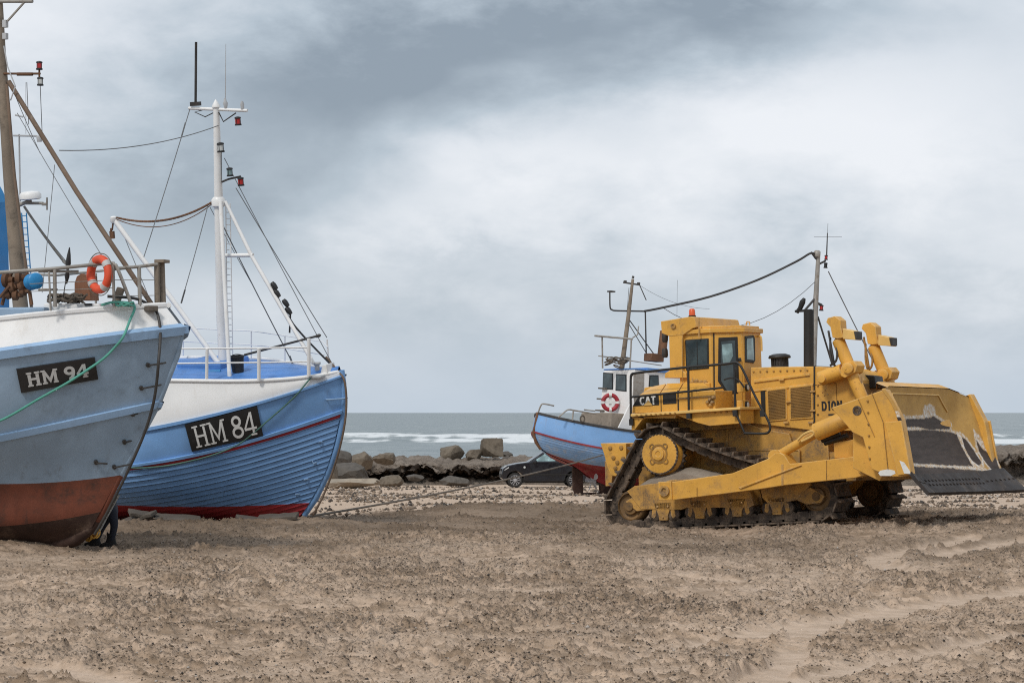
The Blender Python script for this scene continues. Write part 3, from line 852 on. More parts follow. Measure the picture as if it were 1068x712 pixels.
# ================================================================== boats
class Hull:
    """sections lofted through key lines (cap, rails, waterline, keel), each with its own breadth curve"""
    def __init__(s, fr, lines, L, sgn=1, n=46):
        s.fr, s.K = fr, len(lines)
        st = L * np.linspace(0, 1, n) ** 1.7
        s.P = []
        for ln in lines:
            p0 = fr.y(ln['stem'][0], ln['stem'][1], 0)
            B, l, p = ln['b']
            pts = []
            img = ln.get('img')
            if img:
                ix = np.array([q[0] for q in img], float); iy = np.array([q[1] for q in img], float)
                co_ = np.polyfit(ix, iy, min(ln.get('deg', 2), len(img) - 1))
                far = ix.min() if sgn > 0 else ix.max()
            lastz = None
            for q in st:
                b = B * math.sin(PI / 2 * min(1, q / l)) ** p if q > 0 else 0
                if q > L * .72: b *= math.sqrt(max(0, 1 - ((q - L * .72) / (L * .28)) ** 2.2))
                b += ln.get('b0', 0.05)
                x = p0.x - sgn * q
                if img is None:
                    z = p0.z + (ln.get('z', p0.z) - p0.z) * min(1, q / 1.2)
                else:
                    z = lastz[1] if lastz else p0.z
                    out = False
                    for it in range(8):
                        a, c, Y = fr.prj((x, -b, z))
                        if (sgn > 0 and a < far) or (sgn < 0 and a > far): out = True; break
                        z += (c - float(np.polyval(co_, a))) * Y / F
                    if out:
                        (q0, z0, sl, lam) = ext
                        z = z0 + sl * lam * (1 - math.exp(-(q - q0) / lam))
                    else:
                        sl = 0
                        if lastz and q - lastz[0] > 1e-4: sl = (z - lastz[1]) / (q - lastz[0])
                        ext = (q, z, sl, ln.get('lam', 2.5))
                        lastz = (q, z)
                pts.append(Vector((x, -b, z)))
            s.P.append(pts)
        s.n = n

    def col(s, j, t):
        k = min(int(t), s.K - 2); f = t - k
        p = [s.P[min(max(i, 0), s.K - 1)][j] for i in (k - 1, k, k + 1, k + 2)]
        m1 = (p[2] - p[0]) * .5 if k > 0 else p[2] - p[1]
        m2 = (p[3] - p[1]) * .5 if k < s.K - 2 else p[2] - p[1]
        f2, f3 = f * f, f * f * f
        r = p[1] * (2 * f3 - 3 * f2 + 1) + m1 * (f3 - 2 * f2 + f) + p[2] * (-2 * f3 + 3 * f2) + m2 * (f3 - f2)
        lo, hi = min(p[1].y, p[2].y) - .15, max(p[1].y, p[2].y)
        r.y = min(max(r.y, lo), -0.012)
        return r

    def rows(s, t0, t1, n):
        return [[s.col(j, t0 + (t1 - t0) * i / n) for j in range(s.n)] for i in range(n + 1)]

    @staticmethod
    def out(rows, off):
        """rows pushed outward along the surface normal"""
        a = np.array([[tuple(p) for p in r] for r in rows])
        du = np.gradient(a, axis=1); dv = np.gradient(a, axis=0) if len(rows) > 1 else np.zeros_like(a) + np.array([0, 0, -1.0])
        nn = np.cross(du, dv); ln = np.linalg.norm(nn, axis=2, keepdims=True); nn /= np.maximum(ln, 1e-9)
        nn *= np.where(nn[..., 1:2] > 0, -1, 1)
        return [[Vector(tuple(p)) for p in r] for r in a + nn * off]

    @staticmethod
    def mir(rows): return [[Vector((p.x, -p.y, p.z)) for p in r] for r in rows]

    def skin(s, name, mat, parent, t0, t1, n, off=0.0, smooth=50):
        mb = MB(); r = s.rows(t0, t1, n)
        if off: r = s.out(r, off)
        mb.grid(r); mb.grid(s.mir(r))
        return mb.build(name, mat, parent, smooth)

    def band(s, name, mat, parent, t0, t1, thick, n=2):
        """a rubbing strake standing proud of the planking"""
        mb = MB(); r = s.rows(t0, t1, n); o = s.out(r, thick)
        ring = [r[0]] + o + [r[-1]]
        mb.grid(ring); mb.grid(s.mir(ring))
        return mb.build(name, mat, parent, 40)


def bvh_of(objs):
    vs, fs = [], []
    for o in objs:
        mw = o.matrix_basis if o.parent is None else o.parent.matrix_basis @ o.matrix_basis
        b = len(vs); vs += [mw @ v.co for v in o.data.vertices]; fs += [tuple(i + b for i in p.vertices) for p in o.data.polygons]
    return BVHTree.FromPolygons(vs, fs)


class Wrap:
    """lays small things (boards, letters, ropes, ring bolts) on a hull"""
    def __init__(s, fr, objs, y0=-.12): s.fr, s.b, s.y0 = fr, bvh_of(objs), y0

    def __call__(s, px, py, off=0.0):
        d = ray(px, py).normalized()
        h, nrm_, i, dist = s.b.ray_cast(CAM, d)
        if h is None or nrm_ is None: return s.fr.y(px, py, s.y0)
        if nrm_.dot(d) > 0: nrm_ = -nrm_
        return s.fr.I @ (h + nrm_ * off)


def board(wr, quad, text, parent, lmat, slab, w, gap, inset=(.10, .16, .14, .18), off=.02):
    """name board with raised lettering; quad TL TR BR BL in the photo"""
    TL, TR, BR, BL = [Vector(q) for q in quad]

    def q2(u, v):
        a = TL.lerp(TR, u); b = BL.lerp(BR, u); return b.lerp(a, v)

    P = [[wr(*q2(i / 12, j / 6), off) for i in range(13)] for j in range(7)]
    # smooth the board over the plank steps: least-squares bilinear patch
    A = []; X = []
    for j in range(7):
        for i in range(13):
            u, v = i / 12, j / 6
            A.append([1, u, v, u * v, u * u, v * v]); X.append(tuple(P[j][i]))
    Cf = np.linalg.lstsq(np.array(A), np.array(X), rcond=None)[0]
    ev = lambda u, v: Vector(tuple(np.array([1, u, v, u * v, u * u, v * v]) @ Cf))
    e0, e1 = ev(.5, .5), None
    nn = (ev(.6, .5) - ev(.4, .5)).cross(ev(.5, .6) - ev(.5, .4)).normalized()
    if nn.y > 0: nn = -nn
    mb = MB(); n1, n2 = 12, 4
    fr_ = [[ev(i / n1, j / n2) + nn * .028 for i in range(n1 + 1)] for j in range(n2 + 1)]
    bk_ = [[ev(i / n1, j / n2) - nn * .03 for i in range(n1 + 1)] for j in range(n2 + 1)]
    mb.grid(fr_); mb.grid(bk_)
    for a, b in ((fr_[0], bk_[0]), (fr_[-1], bk_[-1]), ([r[0] for r in fr_], [r[0] for r in bk_]), ([r[-1] for r in fr_], [r[-1] for r in bk_])): mb.grid([a, b])
    bo = mb.build('registration_board', M['black_board'], parent, recalc=True)
    lb = MB(); l, r_, b_, t_ = inset
    write(lb, text, lambda u, v, k: ev(l + u * (1 - l - r_), b_ + v * (1 - b_ - t_)) + nn * (.032 + k), slab, w, gap)
    lb.build('lettering', lmat, bo, recalc=False)
    return bo


def ringbolt(mb, wr, a, b):
    """a dark bolt head with a rod lying along the hull"""
    p, q = wr(a[0], a[1], .05), wr(b[0], b[1], .05)
    mb.tube([wr(a[0], a[1], -.02), p], .035, 8)
    mb.tube([p, p.lerp(q, .5), q], .014, 6)


def sag(a, b, dz, n=14):
    a, b = Vector(a), Vector(b)
    return [a.lerp(b, i / n) - Vector((0, 0, dz * 4 * (i / n) * (1 - i / n))) for i in range(n + 1)]


def smooth_path(pts, n=6):
    pts = [Vector(p) for p in pts]; o = []
    for i in range(len(pts) - 1):
        p = [pts[max(i - 1, 0)], pts[i], pts[i + 1], pts[min(i + 2, len(pts) - 1)]]
        for q in range(n):
            t = q / n
            o.append(.5 * ((2 * p[1]) + (p[2] - p[0]) * t + (2 * p[0] - 5 * p[1] + 4 * p[2] - p[3]) * t * t + (3 * p[1] - p[0] - 3 * p[2] + p[3]) * t ** 3))
    return o + [pts[-1]]


def lantern(parent, c, h, body, name='navigation_lamp'):
    """ship's lantern: black foot and cap, coloured lens between"""
    r = h * .36
    lm = MB(); lm.lathe(c, (0, 0, 1), [(r * .85, h * .18), (r * .85, h * .8)], 14)
    o = lm.build('lens', body, None, 40)
    fm = MB(); fm.lathe(c, (0, 0, 1), [(r * 1.1, 0), (r * 1.1, h * .16), (r * .9, h * .2)], 14); fm.lathe(c, (0, 0, 1), [(r * .9, h * .78), (r * 1.1, h * .82), (r * 1.0, h * .96), (r * .3, h * 1.04)], 14)
    for k in range(4): fm.tube([Vector(c) + Vector((r * .95 * math.cos(k * PI / 2), r * .95 * math.sin(k * PI / 2), z_)) for z_ in (0, h * .9)], r * .08, 5)
    return o, fm


def add_lantern(parent, c, h, body):
    o, fm = lantern(parent, c, h, body)
    f = fm.build('navigation_lamp', M['black_plastic'], parent, 40)
    o.parent = f
    return f


# ------------------------------------------------------------------ the near boat: HM 94
t94 = W(191, 342, 42.0)
f94 = Frame((t94.x, t94.y, 0), -22)
b94 = thing('fishing_boat', f94.M, 'grey blue fishing boat with white bulwark and red brown bottom, HM 94 on its bow', 'boat')
h94 = Hull(f94, [
    dict(stem=(174, 319), img=[(-20, 335), (0, 333), (60, 327), (139, 320), (174, 319)], b=(1.95, 3.6, .8)),
    dict(stem=(190.5, 341), img=[(-20, 370), (0, 367), (90, 354), (166, 344), (190.5, 341)], b=(2.08, 3.8, .8)),
    dict(stem=(191.5, 347), img=[(-20, 375), (0, 372), (90, 359.5), (162, 350), (191.5, 347)], b=(2.08, 3.8, .8)),
    dict(stem=(165, 420), img=[(-20, 460), (0, 456), (67, 442), (135, 427), (165, 421)], b=(1.95, 4.2, .9)),
    dict(stem=(126, 495), img=[(-20, 504.5), (0, 504), (67, 502), (101, 499), (126, 495)], b=(1.6, 4.4, 1.0)),
    dict(stem=(107, 533), img=[(-20, 550), (0, 548), (56, 543), (97, 535)], b=(1.38, 4.4, .95), b0=.07),
    dict(stem=(99, 546), img=[(-20, 573), (20, 571), (52, 568), (80, 559), (99, 546)], b=(.04, 4, 1), b0=.09, lam=1.0)], 12.5)
o1 = h94.skin('hull', M['hull_grey'], b94, 2, 4, 14)
o2 = h94.skin('bottom', M['boot_red'], b94, 4, 5, 9)
h94.skin('bilge', M['keel_and_shade'], b94, 5, 6, 8)  # hull underside coloured dark: the shade beneath the boat is painted on
o3 = h94.skin('bulwark', M['white'], b94, 0, 1, 6)
o4 = h94.band('rub_rail', M['rail_blue'], b94, .97, 2.03, .055)
h94.band('rubbing_strake', M['rail_blue'], b94, 2.95, 3.05, .05)
mb = MB(); mb.tube([f94.y(191, 339.5, 0), f94.y(191.5, 348.5, 0)], .085, 12); mb.build('rail_end', M['rail_blue'], b94, 40, bevel=.01)
mb = MB(); mb.tube([f94.y(165.6, 418.5, 0), f94.y(164, 424.5, 0)], .07, 12); mb.build('strake_end', M['rail_blue'], b94, 40, bevel=.01)
mb = MB(); mb.tube([f94.y(*q, 0) for q in [(190.5, 342), (185, 370), (165.5, 420), (147, 455), (126, 495)]], [.04, .05, .05, .05, .05], 8)
stp = mb.build('stem_post', M['hull_grey'], b94, 50)
mb = MB(); mb.tube([f94.y(*q, 0) for q in [(126, 495), (107, 533), (99, 546), (80, 560)]], [.051, .052, .055, .055], 8)
mb.build('stem_foot', M['boot_red'], stp, 50)
mb = MB(); mb.tube([f94.y(*q, 0) for q in [(101, 543), (97, 549), (80, 561), (52, 570.5), (0, 574.5), (-60, 577)]], [.06, .09, .12, .13, .13, .13], 8)
mb.build('keel', M['keel_and_shade'], b94, 50)
w94 = Wrap(f94, [o1, o2, o3, o4])
mb = MB(); cap = h94.rows(0, 0, 1)[0]
deck = [[Vector((p.x, p.y * (1 - 2 * i / 6), p.z - .55)) for p in cap] for i in range(7)]
mb.grid(deck); mb.build('deck', M['hull_grey'], b94, 40)
mb = MB(); mb.tube([p + Vector((0, 0, .01)) for p in cap], .045, 6); mb.tube([Vector((p.x, -p.y, p.z + .01)) for p in cap], .045, 6)
mb.build('cap_rail', M['white'], b94, 50)
board(w94, [(16.9, 384.3), (98.4, 372), (102.2, 394.4), (22, 408.8)], 'HM 94', b94, M['letter_grey'], True, .20, .03, (.10, .10, .20, .20))
mb = MB()
for a, b in [((154, 380), (172, 377)), ((147, 404), (167, 400)), ((138, 431), (162, 428)), ((129.5, 460), (148, 458)), ((119, 486), (136, 484)), ((100, 481), (112, 482))]: ringbolt(mb, w94, a, b)
each(mb, 'ring_bolt', M['dark_metal'], b94, 40, per=2)
mb = MB(); mb.box(w94(64, 553, .02), (.16, .05, .10)); mb.build('anode', M['zinc'], b94, bevel=.01)
# deck fittings
A = lambda px, py, y=0: f94.y(px, py, y)
x0, x1 = A(0, 325, -.9).x, A(46, 325, -.9).x
mb = MB(); mb.py([(x1, A(46, 345, -.9).z), (x1, A(46, 320, -.9).z), (x0 - 2, A(0, 320, -.9).z), (x0 - 2, A(0, 345, -.9).z)], -.9, .9); mb.build('mast_house', M['hull_grey'], b94, bevel=.03)
a, b = A(45, 316, -.75), A(104, 315, -.75)
mb = MB(); mb.py([(a.x, a.z - .5), (a.x, a.z), (b.x, b.z - .02), (b.x + .05, b.z - .5)], -.75, .75); mb.build('hatch', M['white'], b94, bevel=.03)
mb = MB(); q = [A(83, 320, -.8)]; mb.box(A(92, 317.6, -.765), (.13, .03, .035)); mb.build('hatch_handle', M['black_plastic'], b94, bevel=.008)
mb = MB(); mb.tube([A(22.5, 330), A(20, 306), A(9.5, 180), (A(1, 60)), A(-4, -40)], [.125, .122, .10, .082, .07], 14)
mast = mb.build('mast', M['mast_wood'], b94, 50)
mb = MB(); mb.tube([A(33, 322, -.18), A(24, 255, -.17), A(15, 183, -.16), A(7, 88, -.14)], .027, 8); mb.build('mast_pole', M['pole_wood'], b94, 50)
mb = MB(); mb.tube([A(-20, 1.5, -.05), A(34, 1.5, -.05)], .03, 8); mb.tube([A(25, 3, -.05), A(8, 22, -.08)], .02, 6); mb.build('crosstree', M['galv'], b94, 50)
mb = MB(); mb.box(A(5.5, 25, -.06), (.07, .08, .12)); mb.box(A(5.5, 38, -.08), (.07, .08, .10)); mb.tube([A(4, 48, -.1), A(8, 70, -.1), A(16, 90, -.1), A(11, 105, -.1)], .012, 6); mb.build('mast_box', M['zinc'], b94, bevel=.01)
mb = MB(); mb.tube([A(4, 77, -.05), A(42, 77, -.05)], .018, 8); mb.tube([A(41, 73, -.05), A(41, 81, -.05)], .016, 8); mb.tube([A(18, 77.5, -.05), A(34, 77.5, -.05)], .028, 8); mb.build('lamp_arm', M['rust'], b94, 50)
add_lantern(b94, A(41, 73, -.05), .135, M['red_lens'])
add_lantern(b94, A(42, 89.5, -.05), .135, M['clear_lens'])
mb = MB(); mb.tube([A(9, 85), A(80, 200, -.05), A(160, 320, -.1)], .04, 10); mb.build('forestay_spar', M['pole_wood'], b94, 50)
mb = MB()
for a, b in [((A(18, 118, -.1)), A(107, 268, -.3)), (A(42, 90), A(44, 140, .5)), (A(57, 172, .2), A(44, 305, -1.0)), (A(12, 90, .3), A(42, 160, .4)), (A(25, 215, .3), A(71, 275, .9)), (A(28, 86, .4), A(30, 130, .4))]:
    mb.tube(sag(a, b, .02, 6), .006, 5)
each(mb, 'stay', M['wire'], b94)
mb = MB(); mb.tube(sag(A(25, 215, .4), A(66, 272, .9), .02, 6), .022, 6); mb.tube(sag(A(66, 272, .9), A(72, 277, .9), 0, 2), .03, 6); mb.build('boom', M['galv'], b94)
# furled dark pennant and its staff
mb = MB(); mb.tube([A(66, 310, -.9), A(69.5, 286, -.9), A(71.5, 262, -.9)], .009, 6); mb.lathe(A(70, 288, -.9), (A(71.5, 262, -.9) - A(69.5, 286, -.9)), [(.012, -.12), (.04, 0), (.02, .1), (.045, .2), (.03, .33), (.008, .45)], 8)
mb.build('furled_flag', M['black_plastic'], b94, 50)
# winch: rusty frame with blue drum
mb = MB(); mb.lathe(A(33, 294, -.75), (1, -.75, .05), [(.13, -.02), (.13, .0), (.115, .02), (.115, .17), (.13, .19), (.11, .21), (.04, .22)], 18); wn = mb.build('winch_drum', M['house_blue'], b94, 40)
mb = MB()
for k, (px, py, rr) in enumerate([(8, 292, .12), (14, 300, .10), (20, 290, .13), (24, 298, .10), (17, 308, .08), (9, 306, .09), (25, 304, .07)]):
    mb.lathe(A(px, py, -.7), (1, .2 * (k % 3), .3 * (k % 2)), [(rr * .6, -.06), (rr, -.05), (rr * 1.0, .02), (rr * .5, .04), (rr * .4, .11)], 12)
mb.tube([A(2, 318, -.7), A(12, 284, -.7), A(28, 284, -.7), A(33, 318, -.7)], .03, 8); mb.tube([A(0, 310, -.8), A(10, 298, -.8)], .03, 6)
mb.build('winch', M['rust'], b94, 40)
# bow rails
mb = MB()
mb.tube(smooth_path([A(-30, 286, -1.8), A(0, 284, -1.7), A(57, 280, -1.35), A(112, 274.6, -.85), A(119, 276, -.8), A(123, 281, -.78), A(138, 320, -.7)], 4), .028, 8)
mb.tube([A(120, 280, -.75), A(145, 278, -.4), A(164, 275.6, -.1)], .026, 8)
mb.tube([A(40, 283, -1.45), A(82, 283, -1.1)], .022, 8)
mb.tube([A(57, 281, -1.35), A(57.5, 320, -1.35)], .03, 8); mb.tube([A(51, 283, -1.4), A(53, 324, -1.4)], .016, 8)
mb.tube([A(118, 276, -.8), A(119, 320, -.8)], .024, 8); mb.tube([A(145, 278, -.4), A(146, 319, -.4)], .032, 8)
mb.tube([A(40, 302, -1.4), A(60, 302, -1.3)], .018, 8)
mb.tube([A(31, 304, -1.5), A(120, 300, -.8)], .006, 5); mb.tube([A(31, 296, -1.5), A(120, 292, -.8), A(163, 292, -.1)], .006, 5); mb.tube([A(120, 309, -.8), A(163, 308, -.1)], .006, 5)
# rails on the far side
mb.tube([A(0, 285, 1.7), A(60, 287, 1.3), A(120, 281, .7), A(166, 276, .12)], .02, 8); mb.tube([A(100, 285, .9), A(100, 322, .9)], .02, 8)
mb.build('bow_rail', M['galv'], b94, 50)
mb = MB(); mb.tube([A(163.5, 274, -.08), A(164, 321, -.08)], .045, 8); mb.tube([A(168.5, 274, .05), A(170, 320, .05)], .052, 8); mb.box(A(169, 272.5, .0), (.17, .2, .05)); mb.build('stem_bollard', M['mast_wood'], b94, 40, bevel=.006)
mb = MB(); mb.box(A(156, 322, -.32), (.32, .16, .085), Matrix.Rotation(R(-38), 3, 'Z')); mb.build('fairlead', M['driftwood'], b94, bevel=.01)
mb = MB(); mb.tube([A(120, 318, -.5), A(126, 301, -.4)], .065, 10); mb.build('samson_post', M['mast_wood'], b94, 40)
mb = MB(); mb.prism([A(77.5, 313, -.2), A(77.5, 295, -.2), A(80, 288, -.2), A(85, 285, -.2), A(92, 287, -.2), A(94, 313, -.2)], (0, .28, 0)); mb.build('wooden_hatch_box', M['brown_wood'], b94, bevel=.01)
rp = MB()
rr = random.Random(3)
for k in range(26):
    c = A(rr.uniform(55, 86), rr.uniform(308, 315), rr.uniform(-.9, -.3)); rp.tube([c + Vector((.09 * math.cos(t) * rr.uniform(.7, 1.3), .09 * math.sin(t), .03 * math.sin(2 * t + k))) for t in [i * PI / 5 for i in range(11)]], .018, 6)
tag(rp.build('rope_heap', M['brown_rope'], None), 'untidy heap of brown rope on the white hatch of the grey boat', 'rope').matrix_world = f94.M
# anchor line over the bow and down the stem
mb = MB(); ln = [A(112, 309, -.75), A(140, 311, -.5)] + [w94(px, py, .05) for px, py in [(156, 318), (162, 326), (165.5, 338), (166, 352)]] + [A(165.5, 375, -.62), A(163.5, 398, -.56), A(160, 420, -.50), A(153, 445, -.44), A(143, 470, -.40), A(131, 496, -.36), A(119, 520, -.33), A(108, 541, -.31), A(98.5, 557, -.3)]
mb.tube(smooth_path(ln, 5), .024, 8)
tag(mb.build('anchor_line', M['dark_metal'], None, 50), 'dark anchor line led over the grey bow and down along its stem', 'rope').matrix_world = f94.M
mb = MB(); ln = [A(106, 318, -.85), A(120, 315, -.8)] + [w94(px, py, .085) for px, py in [(139, 321), (134, 338), (127, 350), (118, 361), (107, 372), (93, 382), (70, 397), (40, 414), (15, 429), (0, 436.5), (-25, 447), (-60, 462)]]
mb.tube(smooth_path(ln, 5), .020, 8)
for k in range(7):
    c = A(126 + (k % 3) * 4, 316 + (k % 2) * 2.2, -.75); mb.tube([c + Vector((.08 * math.cos(t), .08 * math.sin(t), .012 * math.sin(3 * t + k))) for t in [i * PI / 6 for i in range(13)]], .016, 6)
tag(mb.build('mooring_rope', M['green_rope'], None, 50), 'bright green rope coiled on the rail and hanging down across the HM 94 board', 'rope').matrix_world = f94.M


def lifebuoy(name, loc, rz, ry, Rm, rm, mat, label, bands, cross=False):
    t = thing(name, Matrix.Translation(loc) @ Matrix.Rotation(rz, 4, 'Z') @ Matrix.Rotation(ry, 4, 'Y'), label, 'lifebuoy')
    mb = MB(); mb.tube([(Rm * math.sin(a), 0, Rm * math.cos(a)) for a in [2 * PI * i / 36 for i in range(36)]], rm, 12, True); mb.build('ring', mat, t, 60)
    mb = MB()
    for k in range(4):
        a0 = PI / 4 + k * PI / 2 if not cross else k * PI / 2
        mb.tube([(Rm * math.sin(a0 + q), 0, Rm * math.cos(a0 + q)) for q in [-.17, -.08, 0, .08, .17]], rm * 1.07, 12)
    each(mb, 'band', bands, t, 60)
    mb = MB()
    if cross:
        mb.box((0, -rm * .2, 0), (2 * Rm, .03, .10)); mb.box((0, rm * .25, 0), (.10, .03, 2 * Rm)); mb.build('webbing', M['letter_white'], t)
    else:
        mb.tube([((Rm + rm * 1.25 + .02 * abs(math.sin(2 * a))) * math.sin(a), 0, (Rm + rm * 1.25 + .02 * abs(math.sin(2 * a))) * math.cos(a)) for a in [2 * PI * i / 48 for i in range(48)]], .008, 6, True); mb.build('grab_line', M['brown_rope'], t)
    return t


p = f94.M @ A(104, 286, -.98)
lifebuoy('lifebuoy', p, R(-22 - 24), R(8), .235, .068, M['orange'], 'faded orange red lifebuoy with grey bands hung on the bow rail of the grey boat', M['letter_grey'])

# ------------------------------------------------------------------ HM 84
t84 = W(357, 391, 53.0)
f84 = Frame((t84.x, t84.y, .02), -24, 0, 9)
b84 = thing('fishing_boat', f84.M, 'sky blue clinker fishing boat with white bulwark, white mast and HM 84 on its bow', 'boat')
h84 = Hull(f84, [
    dict(stem=(354, 387), img=[(120, 397), (169, 396.8), (268, 396.5), (308, 394.5), (340, 391), (354, 387)], deg=3, b=(1.58, 3.7, .72), b0=.07),
    dict(stem=(357, 391), img=[(120, 453), (152, 447), (193, 439), (240.5, 427), (268.6, 420), (297, 412), (344, 395.5), (357, 391)], b=(1.80, 3.9, .78), b0=.07),
    dict(stem=(357.5, 431), img=[(115, 488), (134, 485.6), (193, 476.6), (235, 467), (268.6, 457.8), (297, 449), (344.5, 433.6), (357.5, 429)], deg=3, b=(1.82, 4.3, .9), b0=.07),
    dict(stem=(344, 485), img=[(115, 511), (180, 508), (240, 502), (300, 493), (344, 485)], b=(1.66, 4.4, .98), b0=.07),
    dict(stem=(325, 523), img=[(115, 526), (184, 528), (240, 527.7), (290, 526), (319, 524), (325, 523.5)], b=(1.32, 4.4, 1.02), b0=.07),
    dict(stem=(316, 535), img=[(115, 539), (200, 540), (297, 538), (316, 535.5)], b=(.8, 4.4, 1.1), b0=.07),
    dict(stem=(311, 540), b=(.05, 4, 1), b0=.08, z=-.12)], 13)
# clinker planking: strakes run parallel to the red rail and are cut by the waterline paint
cols = []
for j in range(h84.n):
    pts = [h84.col(j, 2 + 4 * i / 60) for i in range(61)]
    cols.append((np.array([p.z for p in pts])[::-1], np.array([p.x for p in pts])[::-1], np.array([p.y for p in pts])[::-1]))
zr = [h84.P[2][j].z for j in range(h84.n)]; zk = [h84.P[6][j].z for j in range(h84.n)]; zw = [h84.P[4][j].z for j in range(h84.n)]
mb = MB(); below = []


def prow(dz, off):
    r = []
    for j in range(h84.n):
        zz = max(zr[j] - dz, zk[j] + .001); Z, X, Yv = cols[j]
        r.append(Vector((float(np.interp(zz, Z, X)), float(np.interp(zz, Z, Yv)) - (off if zz > zk[j] + .01 else 0), zz)))
    return r


PL = .122
allrows = []
for i in range(22):
    a, b = prow(PL * i + .004, 0.0), prow(PL * (i + 1) - .017, .034)
    c_ = prow(PL * (i + .5), .018)
    allrows += [a, c_, b, prow(PL * (i + 1) - .012, .030), prow(PL * (i + 1), .004)]
for rows_ in (allrows, Hull.mir(allrows)):
    mb.grid(rows_)
m, nt, b = newmat('blue_hull_over_red_bottom'); g = NT(nt); v = g.obj()
n1 = g.noise(v, 1.3, 5, .6); n2 = g.noise(g.mapv(v, (1.2, 1.2, 9)), 1.5, 6, .65); n3 = g.noise(v, 9, 5, .7)
c = g.mix(g.ramp(n1, .3, .7), (0.165, 0.33, 0.61), (0.20, 0.385, 0.69))
c = g.mix(g.math('MULTIPLY', g.ramp(n2, .5, .75), .45), c, (0.12, 0.21, 0.38))
c = g.mix(g.math('MULTIPLY', g.ramp(n3, .62, .78), .5), c, (0.22, 0.10, 0.12))
c = g.mix(g.math('MULTIPLY', g.attr('seam'), g.ramp(g.noise(v, 2.3, 4, .65), .32, .62, .10, .70)), c, (0.020, 0.035, 0.075))  # plank laps darkened: shade of each step and seam dirt painted into the colour
rd = g.mix(g.ramp(n1, .3, .7), (0.27, 0.020, 0.028), (0.38, 0.032, 0.038))
rd = g.mix(g.math('MULTIPLY', g.ramp(n3, .5, .72), .6), rd, (0.14, 0.025, 0.03))
bl = g.ramp(g.math('ADD', g.attr('below'), g.math('MULTIPLY', g.math('SUBTRACT', n3, .5), .012)), -.005, .005)
g.l(g.mix(bl, c, rd), b.inputs['Base Color']); b.inputs['Roughness'].default_value = .5
g.bump(g.noise(v, 14, 4), .3, .006, b)
o84 = mb.build('hull', m, b84, 25)
at = o84.data.attributes.new('below', 'FLOAT', 'POINT')
at.data.foreach_set('value', np.array([zw[k % h84.n] - v_.co.z for k, v_ in enumerate(o84.data.vertices)], dtype=np.float32))
at = o84.data.attributes.new('seam', 'FLOAT', 'POINT')
at.data.foreach_set('value', np.array([1.0 if ((k // h84.n) % len(allrows)) % 5 in (3, 4) else 0.0 for k in range(len(o84.data.vertices))], dtype=np.float32))
o84b = h84.skin('topsides', M['boat_blue'], b84, 1, 2, 5)
o84c = h84.skin('bulwark', M['white'], b84, 0, 1, 8)
h84.band('rub_rail', M['boat_blue'], b84, .97, 1.05, .05)
h84.band('rubbing_strake', M['boat_blue'], b84, 1.94, 2.02, .05)
mb = MB(); r0 = prow(.028, .015); r1 = prow(.10, .022); ro = Hull.out([r0, r1], .008); ring = [r0] + ro + [r1]
for rows_ in (ring, Hull.mir(ring)): mb.grid(rows_)
mb.build('red_stripe', M['red'], b84, 40)
mb = MB(); mb.tube([f84.y(*q, 0) for q in [(355.5, 386), (357.5, 400), (358, 416), (357, 440), (351.5, 465), (342, 492), (329, 519), (317, 536)]], .075, 8); mb.build('stem_post', M['boat_blue'], b84, 50)
mb = MB(); cap = h84.P[0]
deck = [[Vector((p.x, p.y * (1 - 2 * i / 12), p.z - .02 + .13 * (1 - (1 - 2 * i / 12) ** 2))) for p in cap] for i in range(13)]
mb.grid(deck); mb.build('foredeck', M['deck_blue'], b84, 40)
mb = MB(); mb.tube([p for p in cap], .04, 8); mb.tube([Vector((p.x, -p.y, p.z)) for p in cap], .04, 8); mb.build('cap_rail', M['white'], b84, 50)
w84 = Wrap(f84, [o84, o84b, o84c])
board(w84, [(193, 442.5), (268, 422.8), (274.4, 453.5), (200.3, 470)], 'HM 84', b84, M['letter_white'], True, .125, .0, (.07, .05, .10, .12))
mb = MB()
for a, b in [((340, 416), (356, 415)), ((335, 437), (355.5, 435)), ((332, 460.5), (351.5, 459)), ((326, 480.5), (346, 479)), ((317, 499.5), (338.5, 498)), ((308, 514.5), (330, 513))]:
    p, q = w84(a[0], a[1], .055), w84(b[0], b[1], .06); mb.tube([w84(a[0], a[1], -.02), p, q, q + Vector((.05, .1, 0))], .016, 6)
each(mb, 'ring_bar', M['rail_blue'], b84, 40, per=2)
B = lambda px, py, y=0: f84.y(px, py, y)
mb = MB(); mb.tube([B(234, 392), B(231, 330), B(228, 210), B(225.5, 110)], [.105, .105, .088, .06], 14); mb.lathe(B(225.5, 112), (0, 0, 1), [(.085, 0), (.085, .03), (.01, .15)], 12)
mb.lathe(B(228.3, 216), (0, 0, 1), [(.10, 0), (.14, .03), (.14, .15), (.10, .2)], 14)
m84 = mb.build('mast', M['white_metal'], b84, 50)
mb = MB(); mb.tube([B(230, 210, -.1), B(234.5, 300, -.5), B(239.5, 395, -.95)], .042, 10); mb.tube([B(235, 210, .0), B(262, 266, -.1), B(327, 379, -.45)], [.032, .04, .04], 10); mb.tube([B(232, 266.5, -.1), B(264, 266, -.1)], .04, 8)
mb.build('mast_leg', M['white_metal'], b84, 50)
mb = MB(); mb.tube([B(119, 229, -.1), B(228, 379, -.25)], .052, 10); mb.lathe(B(118.5, 229, -.1), (0, 0, 1), [(.05, -.07), (.075, -.03), (.07, .05), (.03, .07)], 12); mb.build('derrick', M['white_metal'], b84, 50)
mb = MB(); mb.tube([B(197, 113, 0), B(258, 115.5, 0)], .032, 8); mb.build('crosstree', M['white_metal'], b84, 50)
